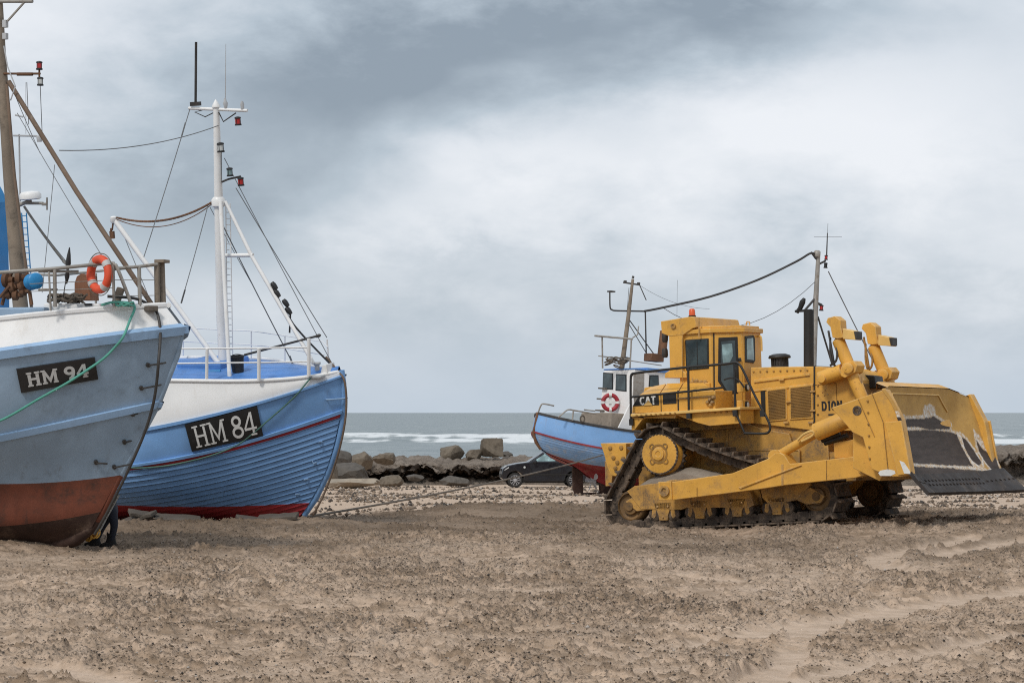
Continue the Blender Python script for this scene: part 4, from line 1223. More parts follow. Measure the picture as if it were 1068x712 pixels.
mb = MB(); mb.tube([B(204, 108), B(204.5, 44)], .026, 8); mb.box(B(204, 108.5), (.2, .1, .08)); mb.tube([B(211, 115), B(203, 117), B(214, 122), B(224, 117)], .011, 6); mb.build('whip_aerial', M['dark_metal'], b84, 50)
mb = MB(); mb.tube([B(235, 112), B(235.5, 46)], [.012, .005], 6); mb.lathe(B(235.5, 113), (0, 0, 1), [(.03, 0), (.05, .1), (.03, .14), (.02, .2)], 10); mb.lathe(B(253, 114), (0, 0, 1), [(.035, 0), (.04, .1), (.02, .16)], 10); mb.build('radio_aerial', M['zinc'], b84, 50)
mb = MB(); mb.tube([B(228, 117, -.05), B(233, 127), B(246, 118)], .014, 6); mb.tube([B(231, 190, -.05), B(238, 187), B(251, 184)], .02, 6); mb.tube([B(229, 152), B(232, 154)], .03, 6); each(mb, 'lamp_bracket', M['dark_metal'], b84, 50)
add_lantern(b84, B(248.5, 131), .17, M['red_lens']); add_lantern(b84, B(230.5, 159, -.12), .19, M['clear_lens']); add_lantern(b84, B(240, 184), .17, M['green_glass']); add_lantern(b84, B(251.5, 194), .17, M['red_lens'])
mb = MB()
for s_ in (0, 1):
    mb.tube([B(235.5 + s_ * 4.5, 212, .15), B(237.5 + s_ * 5.5, 384, .15)], .012, 6)
for k in range(26):
    yy = 215 + k * 6.5; u = (yy - 212) / 172
    mb.tube([B(235.5 + 2 * u, yy, .15), B(240 + 3 * u, yy, .15)], .009, 5)
mb.build('ladder', M['white_metal'], b84)
mb = MB()
for a, b, r_ in [(B(246, 196, .1), B(341, 352, .3), .009), (B(234, 165), B(349, 384, 0), .008), (B(217, 214), B(190, 312, -1.5), .009), (B(198, 114), B(150, 268, -1.6), .009), (B(233, 236), B(305, 378, .6), .012), (B(231, 150), B(231, 210), .008), (B(127, 240), B(181, 372, -1.3), .008), (B(219, 216, .3), B(265, 300, 1.0), .007)]:
    mb.tube(sag(a, b, .02, 6), r_, 5)
mb.tube([B(193, 302, -1.5), B(189, 316, -1.5)], .018, 6); mb.tube([B(302, 371, .6), B(305, 379, .6)], .022, 6); mb.tube([B(193.5, 128), B(189.5, 142)], .016, 6)
each(mb, 'stay', M['wire'], b84)
# chain from derrick head to mast
mb = MB(); P = sag(B(122, 227, -.1), B(221, 211, 0), .20, 46)
for i in range(46):
    mb.tube([P[i] - (P[i + 1] - P[i]) * .25, P[i + 1] + (P[i + 1] - P[i]) * .25], .022 if i % 2 else .019, 6)
P = sag(B(122, 229, -.1), B(221, 213, 0), .28, 20); mb.tube(P, .010, 5)
mb.tube([B(118, 232, -.1), B(117, 240, -.1)], .02, 6); mb.box(B(117, 245, -.1), (.09, .06, .15)); mb.tube([B(116, 238, -.1), B(115, 252, -.1)], .025, 6)
mb.build('chain', M['rust'], b84, 40)
# lashed boathook and rope bundles on the forward leg
mb = MB(); mb.tube(smooth_path([B(284, 296, -.2), B(290, 312, -.2), B(300, 330, -.2), B(318, 352, -.15), B(351, 386, 0)], 5), [.03 if i < 12 else .02 for i in range(21)], 8)
for (px, py) in [(286, 298), (289, 306), (298, 316), (301, 324)]: mb.lathe(B(px, py, -.2), (1, 0, -1.4), [(.04, -.08), (.055, -.03), (.05, .03), (.04, .08)], 8)
mb.tube([B(303, 324, -.2), B(302, 347, -.2)], .02, 6)
mb.build('lashing', M['black_plastic'], b84, 50)
mb = MB(); mb.tube([B(255, 370, -.4), B(332, 350, -.4)], .022, 8); mb.lathe(B(332, 350, -.4), (1, 0, .25), [(.03, -.05), (.035, .03), (.01, .06)], 8)
tag(mb.build('boathook', M['dark_metal'], None, 50), 'long dark boathook leaning from the black tub to the bow rail', 'boathook').matrix_world = f84.M
# rails
mb = MB()
NR = [B(120, 365, -1.6), B(176, 363.6, -1.5), B(216, 363.4, -1.4), B(270, 363, -1.1), B(322, 362, -.6)]
mb.tube(NR, .017, 8); mb.tube([B(120, 379.5, -1.6), B(176, 379, -1.5), B(216, 378.5, -1.4), B(270, 378, -1.1), B(320, 377, -.6)], .015, 8)
mb.tube([B(216, 363.4, -1.4), B(215.5, 398, -1.4)], .033, 8); mb.tube([B(270, 363, -1.1), B(270, 397, -1.1)], .036, 8); mb.tube([B(322, 353, -.6), B(322, 392, -.6)], .038, 8)
FR_ = [B(172, 342, 1.5), B(191, 342, 1.5), B(262, 345, 1.25), B(297, 350, .95), B(336, 356, .4), B(342, 362, .2)]
mb.tube(FR_, .012, 6); mb.tube([B(172, 355, 1.5), B(191, 356, 1.5), B(262, 359.5, 1.25), B(297, 363, .95), B(338, 370, .4)], .012, 6)
mb.tube([B(191, 342, 1.5), B(191, 371, 1.5)], .016, 6); mb.tube([B(262, 345, 1.25), B(262, 376, 1.25)], .018, 6); mb.tube([B(297, 350, .95), B(297, 378, .95)], .018, 6); mb.tube([B(341, 354, .25), B(343, 382, .25)], .02, 6)
mb.build('deck_rail', M['white_metal'], b84, 50)
mb = MB(); mb.py([(B(333, 380, -.3).x, B(333, 391, -.3).z), (B(336, 381, -.3).x, B(336, 381, -.3).z), (B(340, 380, -.3).x, B(340, 380, -.3).z), (B(342, 391, -.3).x, B(342, 391, -.3).z)], -.3, .05); mb.build('fairlead', M['white'], b84, bevel=.01)
mb = MB(); mb.box(B(327, 392.5, -.45), (.42, .2, .05)); mb.lathe(B(331, 386, -.2), (0, 0, 1), [(.05, -.05), (.05, .1), (.08, .12), (.08, .16)], 10); mb.build('bow_cleat', M['zinc'], b84, 40, bevel=.01)
mb = MB(); a, b = B(184, 379, -.55), B(230, 379, -.55); mb.py([(a.x, a.z - .22), (a.x, a.z), (b.x, b.z), (b.x, b.z - .22)], -.55, .6); mb.build('deck_hatch', M['deck_blue'], b84, bevel=.03)
mb = MB(); mb.tube(smooth_path([B(186, 387, -.7), B(200, 389, -.75), B(215, 388, -.75), B(230, 387, -.7)], 4), .035, 8); mb.build('hatch_tarp_edge', M['house_blue'], b84, 50)
# black tub by the mast foot
tb = thing('tub', f84.M @ Matrix.Translation(B(248.5, 390.5, -.62)), 'black plastic tub standing by the white mast foot on the blue deck', 'tub')
mb = MB(); mb.lathe((0, 0, 0), (0, 0, 1), [(.11, 0), (.135, .34), (.148, .34), (.148, .375), (.125, .375), (.105, .05)], 20); mb.build('body', M['black_plastic'], tb, 40)
mb = MB(); mb.tube([(.14 * math.cos(t), .02, .35 + .05 * math.sin(t)) for t in [PI * i / 10 for i in range(11)]], .007, 6); mb.build('handle', M['dark_metal'], tb, 50)
# blue wheelhouse aft, with the radar in front of it
mb = MB(); pr_ = [(-70, 180), (0, 192.5), (4, 200), (8, 210), (10, 285), (11, 385), (-70, 385)]
mb.py([(B(px, py, .8).x, B(px, py, .8).z) for px, py in pr_], -.8, .8); wh = mb.build('wheelhouse', M['house_blue'], b84, bevel=.03)
lb = MB(); xw = B(10, 285, .8).x + .006; u0, u1 = f84.on(3.6, 263, 0, xw), f84.on(8.2, 250, 0, xw)
write(lb, '8', lambda u, v, k: Vector((xw + k, u0.y + u * (u1.y - u0.y), u0.z + v * (u1.z - u0.z) * .95)), False, .2); lb.build('lettering', M['letter_white'], wh, recalc=False)
mb = MB(); mb.lathe(B(32, 208, -.3), (0, 0, 1), [(.19, 0), (.22, .02), (.22, .1), (.18, .15), (.05, .17)], 24); mb.build('radar_scanner', M['white'], b84, 40)
mb = MB(); mb.tube([B(6, 212, -.3), B(45, 212, -.3)], .03, 8); mb.tube([B(20, 214, -.3), B(32, 209, -.3)], .04, 8); mb.tube([B(44, 213, -.3), B(49, 213, -.3)], .03, 6); mb.tube([B(49, 219, -.3), B(49, 206, -.3)], .02, 6); mb.build('radar_bracket', M['galv'], b84, 50)
mb = MB()
for px0, px1 in ((22.5, 27.5), (27.5, 32)): mb.tube([B(px0, 222, -.4), B(px1, 285, -.4)], .014, 6)
for k in range(9): mb.tube([B(22.5 + k * .55, 225 + k * 6.5, -.4), B(27.5 + k * .5, 225 + k * 6.5, -.4)], .01, 5)
mb.build('wheelhouse_ladder', M['house_blue'], b84)
mb = MB(); mb.tube([B(20, 140, -.2), B(21, 210, -.2)], .02, 6); mb.tube([B(14, 141.5, -.2), B(42, 142, -.2)], .02, 6); mb.lathe(B(41, 145, -.2), (0, 0, 1), [(.05, -.06), (.06, .05), (.03, .08)], 8); mb.tube([B(16, 120, -.2), B(24, 122, -.2)], .02, 6); mb.tube([B(27, 86, -.2), B(27, 140, -.2)], .006, 5)
mb.build('aft_aerial', M['zinc'], b84, 50)
# ropes on HM 84
mb = MB(); ln = [B(330, 391, -.4), B(326, 393, -.5)] + [w84(px, py, .04) for px, py in [(322, 396.5), (315, 404), (306, 414), (294, 425), (280, 437), (266, 449), (252, 460), (240, 467), (222, 474), (200, 480), (175, 485), (150, 487.5), (134, 487), (115, 484)]]
mb.tube(smooth_path(ln, 5), .017, 6)
tag(mb.build('mooring_rope', M['dull_rope'], None, 50), 'dull green rope from the blue boat bow down across the HM 84 board', 'rope').matrix_world = f84.M
mb = MB(); ln = [B(340, 372, 0), B(351.5, 386, -.05), B(358.5, 395, -.1), B(361, 410, -.1), B(361, 428, -.1), B(358.5, 448, -.1), B(353, 472, -.1), B(345, 497, -.1), B(336, 519, -.15), B(326.5, 537, -.2)]
mb.tube(smooth_path(ln, 5), .022, 8)
for k in range(5):
    mb.tube([B(324 + k * 1.5, 536 - k * 1.2, -.25 + .05 * k), B(330 - k, 534 + k * .8, -.1)], .02, 6)
tag(mb.build('anchor_line', M['pole_wood'], None, 50), 'brown anchor rope hanging from the blue bow to the sand past its ring bars', 'rope').matrix_world = f84.M

# aerial wire strung between the two masts
mb = MB(); a = f94.M @ A(62, 157, .3); b = f84.M @ B(228, 131, 0); mb.tube(sag(a, b, .14, 16), .009, 5)
tag(mb.build('aerial_wire', M['wire'], None), 'thin sagging wire strung between the masts of the grey and the blue boat', 'wire')

# driftwood slabs and stones under the blue bow
for k, (px, py, L_, Wd, ang, lab) in enumerate([
        (160, 540, 1.0, .35, 10, 'grey weathered plank wedged under the blue hull nearest the person'), (140, 543, 1.0, .3, -14, 'thin grey plank tilted on the sand beside the person behind the grey stem'),
        (185, 542.5, .9, .4, 4, 'broad grey plank lying flat under the middle of the blue hull'), (290, 541, .8, .35, -5, 'short grey plank under the blue hull near its stem'), (262, 543.5, .6, .3, 9, 'dark stub of plank left of the short grey plank under the blue hull')]):
    p = W(px, py, 52.4)
    mb = MB(); n = 8; rr = random.Random(k + 60)
    top = [(-L_ / 2 + L_ * i / n, Wd / 2 * rr.uniform(.75, 1)) for i in range(n + 1)] + [(L_ / 2 - L_ * i / n, -Wd / 2 * rr.uniform(.75, 1)) for i in range(n + 1)]
    mb.prism([(x, y, rr.uniform(-.008, .008)) for x, y in top], (0, 0, .075))
    o = mb.build('timber_plank', M['driftwood'], None, bevel=.015); o.matrix_world = Matrix.Translation(p) @ Matrix.Rotation(R(ang * 2), 4, 'Z') @ Matrix.Rotation(R(ang), 4, 'Y') @ Matrix.Rotation(R(16), 4, 'X')
    tag(o, lab, 'plank', 'planks under the blue boat')

# ------------------------------------------------------------------ the boat beyond the bulldozer
t3 = W(557, 450, 95.0)
f3 = Frame((t3.x, t3.y, -.72), 31, 4, 0)
b3 = thing('fishing_boat', f3.M, 'small blue fishing boat with white wheelhouse and rusty stern, standing behind the bulldozer', 'boat')
h3 = Hull(f3, [
    dict(stem=(561, 431), img=[(561, 431), (582.6, 435.5), (610, 441.5), (640, 447), (665, 450)], b=(1.75, 2.6, .65), lam=-20),
    dict(stem=(557, 450), img=[(557, 449.6), (587, 458), (610, 463.2), (640, 468.5)], b=(1.80, 2.9, .7), lam=-20),
    dict(stem=(562, 464), img=[(562, 464), (590, 471), (625, 478)], b=(1.7, 3.2, .8), lam=6),
    dict(stem=(570, 471.5), img=[(570, 471.5), (590, 479), (610, 483), (640, 487)], b=(1.35, 3.4, .9), lam=4),
    dict(stem=(592, 482), img=[(592, 482.5), (605, 486.5), (620, 492), (640, 498)], b=(.55, 4, 1.1), b0=.06, lam=2),
    dict(stem=(602, 488), img=[(602, 488), (618, 499), (640, 509)], b=(.03, 4, 1), b0=.08, lam=.6)], 15, -1)
mb = MB(); rows_ = []
for i in range(9):
    a_, b_ = 1.06 + 1.94 * i / 9, 1.06 + 1.94 * (i + 1) / 9
    rows_.append([h3.col(j, a_) for j in range(h3.n)]); rows_.append([h3.col(j, b_) - Vector((0, .025, 0)) for j in range(h3.n)])
mb.grid(rows_); mb.grid(Hull.mir(rows_))
M['boat_blue_worn'] = paint('worn_blue_hull_paint', (0.19, 0.34, 0.58), 0.6, 0.12, (0.42, 0.40, 0.36), 0.55, 3.2, 0.8, (0.20, 0.13, 0.09))
mb.build('hull', M['boat_blue_worn'], b3, 30)
M['boat_blue_top'] = paint('blue_bulwark_paint', (0.185, 0.365, 0.66), 0.5, 0.08, (0.27, 0.33, 0.42), 0.35, 2.5, .35, (.25, .22, .2))
h3.skin('bulwark', M['boat_blue_top'], b3, 0, 1, 5)
M['red_worn'] = paint('worn_red_paint', (0.27, 0.03, 0.035), 0.6, 0.25, (0.26, 0.15, 0.09), 0.45, 4)
h3.band('rubbing_strake', M['red_worn'], b3, .98, 1.07, .045)
h3.skin('bottom', M['red_worn'], b3, 3, 5, 8)
mb = MB(); mb.tube(h3.P[0], .05, 6); mb.tube(Hull.mir([h3.P[0]])[0], .05, 6); mb.build('cap_rail', M['dark_metal'], b3, 50)
mb = MB(); mb.grid([[Vector((p.x, p.y * (1 - 2 * i / 6), p.z - .35)) for p in h3.P[0]] for i in range(7)]); mb.build('deck', M['driftwood'], b3, 40)
mb = MB(); mb.tube([f3.y(*q, 0) for q in [(561, 430), (558.5, 443), (556.5, 451), (559, 461), (564, 468)]], .06, 8); mb.build('stern_post', M['rust'], b3, 50)
C3 = lambda px, py, y=0: f3.y(px, py, y)
mb = MB(); mb.prism([C3(597.5, 487), C3(608, 490), C3(608.5, 516), C3(600, 515), C3(598, 509)], (0, .08, 0)); mb.build('rudder', M['keel_and_shade'], b3, bevel=.01)
pc = C3(617, 502); mb = MB()
for k in range(4):
    an = k * PI / 2 + .5; d = Vector((0, math.cos(an), math.sin(an))); e_ = Vector((.5, -math.sin(an) * .8, math.cos(an) * .8)).normalized()
    pts = []
    for t, w_ in ((.06, .05), (.14, .13), (.24, .17), (.33, .13), (.38, .03)): pts.append((pc + d * t + e_ * w_, pc + d * t - e_ * w_))
    ou = [p[0] for p in pts] + [p[1] for p in pts][::-1]
    mb.prism(ou, Vector((.02, 0, 0)))
mb.lathe(pc, (-1, 0, 0), [(.075, -.15), (.08, .05), (.03, .13)], 12); mb.build('propeller', M['zinc'], b3, 40)
mb = MB(); mb.prism([C3(625, 497, -.06), C3(640, 497, -.06), C3(640, 514.5, -.06), C3(627, 514.5, -.06)], (0, .12, 0)); mb.tube([C3(600, 515), C3(630, 514.5)], .05, 8); mb.build('skeg', M['keel_and_shade'], b3, bevel=.01)
# wheelhouse
xa = C3(658, 400, -1.0).x
zt, zb_ = f3.on(645, 385.5, 0, xa).z, f3.on(645, 447, 0, xa).z
mb = MB(); mb.py([(xa, zb_), (xa + .12, zt), (xa + 2.4, zt), (xa + 2.4, zb_)], -1.0, 1.0); whs = mb.build('wheelhouse', M['white'], b3, bevel=.02)
mb = MB(); mb.box((xa + 1.65, 0, zt + .05), (2.1, 2.2, .12)); mb.box((xa + .42, 0, zt + .03), (.62, 2.06, .05)); mb.build('wheelhouse_roof', M['deck_blue'], b3, bevel=.02)
XA = lambda px, py, d=-.015: f3.on(px, py, 0, xa + d + .12 * max(0, min(1, (448 - py) / 62)))
for q in ([(629.5, 389.5), (638.5, 390), (638.5, 405), (629, 404.5)], [(643, 391), (652.5, 391.5), (652.5, 407), (642.5, 406)]):
    fm = MB(); pts = [XA(*p) for p in q]; c_ = sum(pts, Vector()) / 4
    fm.prism([c_ + (p - c_) * 1.16 for p in pts], (.03, 0, 0)); fo_ = fm.build('window', M['black_plastic'], b3, bevel=.012)
    gm = MB(); gm.prism([p + Vector((-.012, 0, 0)) for p in pts], (.01, 0, 0)); gm.build('pane', M['dark_glass'], fo_)
fm = MB(); pts = [C3(677.5, 391, -1.02), C3(687, 391, -1.02), C3(687.5, 407, -1.02), C3(676.5, 407, -1.02)]; fm.prism(pts, (0, .03, 0)); fo_ = fm.build('window', M['black_plastic'], b3, bevel=.01)
gm = MB(); c_ = sum(pts, Vector()) / 4; gm.prism([c_ + (p - c_) * .85 + Vector((0, -.012, 0)) for p in pts], (0, .01, 0)); gm.build('pane', M['dark_glass'], fo_)
mb = MB(); mb.prism([C3(661, 388, -1.02), C3(672, 389, -1.02), C3(671, 440, -1.02), C3(660, 440, -1.02)], (0, .03, 0)); mb.build('door', M['galv'], b3, bevel=.01)
mb = MB()
for px, py in [(623.5, 427), (625, 415), (626.5, 404)]: mb.prism([XA(px - .5, py), XA(px + 7, py + .4), XA(px + 7, py + 2), XA(px - .5, py + 1.6)], (-.10, 0, 0))
each(mb, 'step', M['driftwood'], b3, bevel=.01)
mb = MB(); p = XA(627, 438); mb.box((p.x - .35, 0.1, p.z - .05), (.7, 2.0, .55)); mb.build('engine_casing', M['packed_sand'], b3, bevel=.03)
mb = MB(); mb.prism([C3(661, 413, -1.25), C3(642, 452, -1.25), C3(664, 454, -1.25)], (0, .06, 0)); mb.build('screen', M['white'], b3, bevel=.01)
p = f3.M @ XA(636.5, 419.5, -.34)
lifebuoy('lifebuoy', p, R(31 + 90 - 115), 0, .265, .075, M['red'], 'red lifebuoy crossed with white webbing on the white wheelhouse behind the bulldozer', M['letter_white'], True)
# gear on the wheelhouse roof
mb = MB()
TP = lambda px, py, y=0: C3(px, py, y)
mb.tube([TP(620, 350, 0), TP(660, 353.5, -.6)], .035, 8); mb.tube([TP(628, 351, -.05), TP(628.5, 384, -.05)], .03, 8); mb.tube([TP(658.5, 354, -.6), TP(657, 384, -.6)], .03, 8)
mb.tube([TP(624, 371, .2), TP(657, 375, -.6)], .02, 6); mb.tube([TP(660, 352, -.6), TP(665, 349, -.6), TP(666, 340, -.6)], .025, 6); mb.tube([TP(657, 376, -.6), TP(690, 381, -1.0)], .02, 6)
mb.build('roof_rail', M['galv'], b3, 50)
mb = MB(); rr = random.Random(9)
for k in range(18):
    c_ = TP(rr.uniform(632, 655), rr.uniform(374, 383), rr.uniform(-.7, .2)); mb.tube([c_ + Vector((.13 * math.cos(t), .13 * math.sin(t), .06 * math.sin(t + k))) for t in [i * PI / 5 for i in range(11)]], .022, 6)
o = mb.build('rope_heap', M['brown_rope'], None); o.matrix_world = f3.M; tag(o, 'coil of grey brown rope piled on the wheelhouse roof of the boat behind the bulldozer', 'rope')
mb = MB(); mb.tube([TP(648.5, 384, -.2), TP(655, 333, -.15), TP(660, 291, -.1)], [.095, .075, .05], 10); mb.build('aft_mast', M['mast_wood'], b3, 50)
mb = MB(); mb.tube([TP(650, 294.5, 0), TP(667, 297, -.2)], .03, 6); mb.tube([TP(660, 290, -.1), TP(660.5, 288, -.1)], .05, 6); mb.lathe(TP(652, 294, 0), (0, 0, 1), [(.06, -.05), (.06, .05)], 8); mb.lathe(TP(666, 296, -.2), (0, 0, 1), [(.06, -.05), (.06, .05)], 8)
mb.tube(smooth_path([TP(636, 304, .2), TP(636.3, 320, .2), TP(638.5, 323, .2), TP(644, 324, .1), TP(672, 324.5, -.2)], 4), .03, 6); mb.box(TP(637.5, 304, .2), (.2, .25, .05)); mb.tube([TP(667, 297, -.2), TP(674, 313, -.2)], .02, 6)
mb.tube([TP(673, 324, -.2), TP(674, 369, -.3)], .03, 6); mb.tube([TP(656, 333, -.15), TP(684, 372, -.5)], .02, 6); mb.tube([TP(656, 338, -.15), TP(674, 368, -.4)], .015, 6)
mb.build('mast_gear', M['dark_metal'], b3, 50)
mb = MB(); mb.box(TP(682, 373, -.6), (.55, .5, .28)); mb.tube([TP(690, 372, -.6), TP(693, 345, -.6)], .16, 10); mb.build('engine_funnel', M['rust'], b3, 40, bevel=.02)
mb = MB(); mb.tube([TP(846, 450), TP(848, 380), TP(851, 310), TP(853.5, 266)], [.14, .13, .10, .075], 10); mb.lathe(TP(852, 268), (0, 0, 1), [(.11, 0), (.13, .05), (.13, .2), (.08, .25)], 12); mb.build('foremast', M['galv'], b3, 50)
mb = MB(); mb.tube([TP(853, 276), TP(861, 272)], .04, 6); mb.tube([TP(862, 270), TP(863, 243)], [.03, .02], 6); mb.tube([TP(846, 263), TP(851, 270)], .04, 6); mb.tube([TP(849, 247), TP(878, 247)], .006, 5); mb.tube([TP(863, 246), TP(863.5, 233)], .007, 5)
mb.tube([TP(851, 310), TP(839, 324)], .05, 6); mb.tube([TP(852, 316), TP(857, 318)], .05, 6); mb.tube([TP(853, 330), TP(868, 380)], .04, 6)
each(mb, 'foremast_fitting', M['dark_metal'], b3, 50)
add_lantern(b3, TP(861.5, 271), .18, M['red_lens']); add_lantern(b3, TP(861, 279.5), .2, M['black_plastic']); add_lantern(b3, TP(856.5, 324), .22, M['red_lens'])
mb = MB()
P = smooth_path([TP(672, 324.5, -.2), TP(690, 321, -.2), TP(740, 309.5, -.1), TP(790, 292, 0), (TP(830, 273, 0)), TP(846, 264, 0), TP(853, 268)], 5); mb.tube(P, .042, 7)
mb.build('triatic_stay', M['dark_metal'], b3, 50)
mb = MB()
for a, b, dz, r_ in [(TP(690, 320, 0), TP(851, 293), 1.2, .012), (TP(864, 283), TP(945, 440), .1, .022), (TP(656, 300), TP(651, 360), .1, .01), (TP(706, 330, .2), TP(706.5, 292, .2), 0, .006), (TP(668, 298), TP(740, 322), .2, .006)]: mb.tube(sag(a, b, dz, 12), r_, 5)
each(mb, 'stay', M['wire'], b3)
# stern hoops
mb = MB(); mb.tube(smooth_path([C3(561, 431, 0), C3(564, 423, -.1), C3(567, 421, -.15), C3(578, 423, -.3)], 4), .028, 8); mb.tube(smooth_path([C3(582.6, 435, -1.1), C3(590, 428.5, -1.1), C3(594, 427, -1.15), C3(600, 428, -1.2), C3(622, 431.5, -1.5)], 4), .028, 8); mb.tube([C3(598, 428, -1.2), C3(597, 438, -1.2)], .028, 8); mb.tube([C3(609, 427, -.3), C3(621, 428.5, -.5)], .025, 8)
each(mb, 'stern_rail', M['galv'], b3, 50)
mb = MB(); mb.tube([C3(607, 436.5, -1.35) + Vector((.09 * math.cos(t), -.03, .11 * math.sin(t))) for t in [i * PI / 8 for i in range(16)]], .028, 8, True); tag(mb.build('fender', M['driftwood'], None, 50), 'small pale ring fender hanging at the stern rail of the boat behind the bulldozer', 'fender').matrix_world = f3.M
# taut hawser from the sand at the blue bow to the far boat
mb = MB(); a = W(318, 539, 53.6); b = f3.M @ C3(628, 474.5, -1.6); b2 = W(680, 466, 97)
mb.tube(sag(a, b, .12, 24), .024, 8)
tag(mb.build('hawser', M['brown_rope'], None, 50), 'taut brown hawser running from the blue bow across the sand past the car', 'rope')

# ================================================================== bulldozer
YAW = -30
nx, ny = math.sin(R(-YAW)), math.cos(R(YAW))
fd = Frame((2.2586 + 1.4 * nx, 51 + 1.4 * ny, 0.0), YAW, -2.5)
bd = thing('bulldozer', fd.M, 'big yellow crawler bulldozer with raised blade and high drive tracks, parked on the sand', 'bulldozer')
D = lambda px, py, y: fd.y(px, py, y)


def plate(mb, pts, y0, y1):
    """outline seen on the plane y0, thick to y1"""
    return mb.prism([D(px, py, y0) for px, py in pts], (0, y1 - y0, 0))


M['hub_dark'] = paint('dusty_hub_paint', (0.36, 0.19, 0.045), 0.6, 0.2, (0.10, 0.07, 0.04), 0.7, 9)
Ye, Yd, Yp, BK, TS, BS = M['yellow'], M['yellow_dirty'], M['yellow_pale'], M['black_paint'], M['track_steel'], M['bare_steel']

# ---- tracks: two idlers below, the drive sprocket above
CI, CF, CS = (0.02, 0.42), (3.87, 0.50), (0.71, 1.39)
ri, rf, rs_ = .42, .42, .48


def belt():
    pts = []
    for (c, r) in ((CI, ri), (CF, rf), (CS, rs_)):
        pts += [(c[0] + r * math.cos(a), c[1] + r * math.sin(a)) for a in [2 * PI * i / 64 for i in range(64)]]
    pts = sorted(set(pts)); lo = []; up = []
    cr_ = lambda o, a, b: (a[0] - o[0]) * (b[1] - o[1]) - (a[1] - o[1]) * (b[0] - o[0])
    for p in pts:
        while len(lo) > 1 and cr_(lo[-2], lo[-1], p) <= 0: lo.pop()
        lo.append(p)
    for p in reversed(pts):
        while len(up) > 1 and cr_(up[-2], up[-1], p) <= 0: up.pop()
        up.append(p)
    h = lo[:-1] + up[:-1]
    out = []
    for i in range(len(h)):
        a, b = h[i], h[(i + 1) % len(h)]
        d = math.hypot(b[0] - a[0], b[1] - a[1]); n = max(1, int(d / .05))
        top = d > 1.5 and (a[1] + b[1]) > 1.8
        for k in range(n):
            t = k / n; s_ = .17 * 4 * t * (1 - t) if top else 0
            out.append((a[0] + (b[0] - a[0]) * t, a[1] + (b[1] - a[1]) * t - s_))
    return out


BP = belt()
Ls = [0]
for i in range(len(BP)): Ls.append(Ls[-1] + math.hypot(BP[(i + 1) % len(BP)][0] - BP[i][0], BP[(i + 1) % len(BP)][1] - BP[i][1]))
NS = round(Ls[-1] / .262)


def at_belt(u):
    u = (u % 1) * Ls[-1]; k = int(np.searchsorted(Ls, u, 'right')) - 1; k = min(k, len(BP) - 1)
    a, b = BP[k], BP[(k + 1) % len(BP)]; t = (u - Ls[k]) / max(1e-9, Ls[k + 1] - Ls[k])
    return Vector((a[0] + (b[0] - a[0]) * t, a[1] + (b[1] - a[1]) * t))


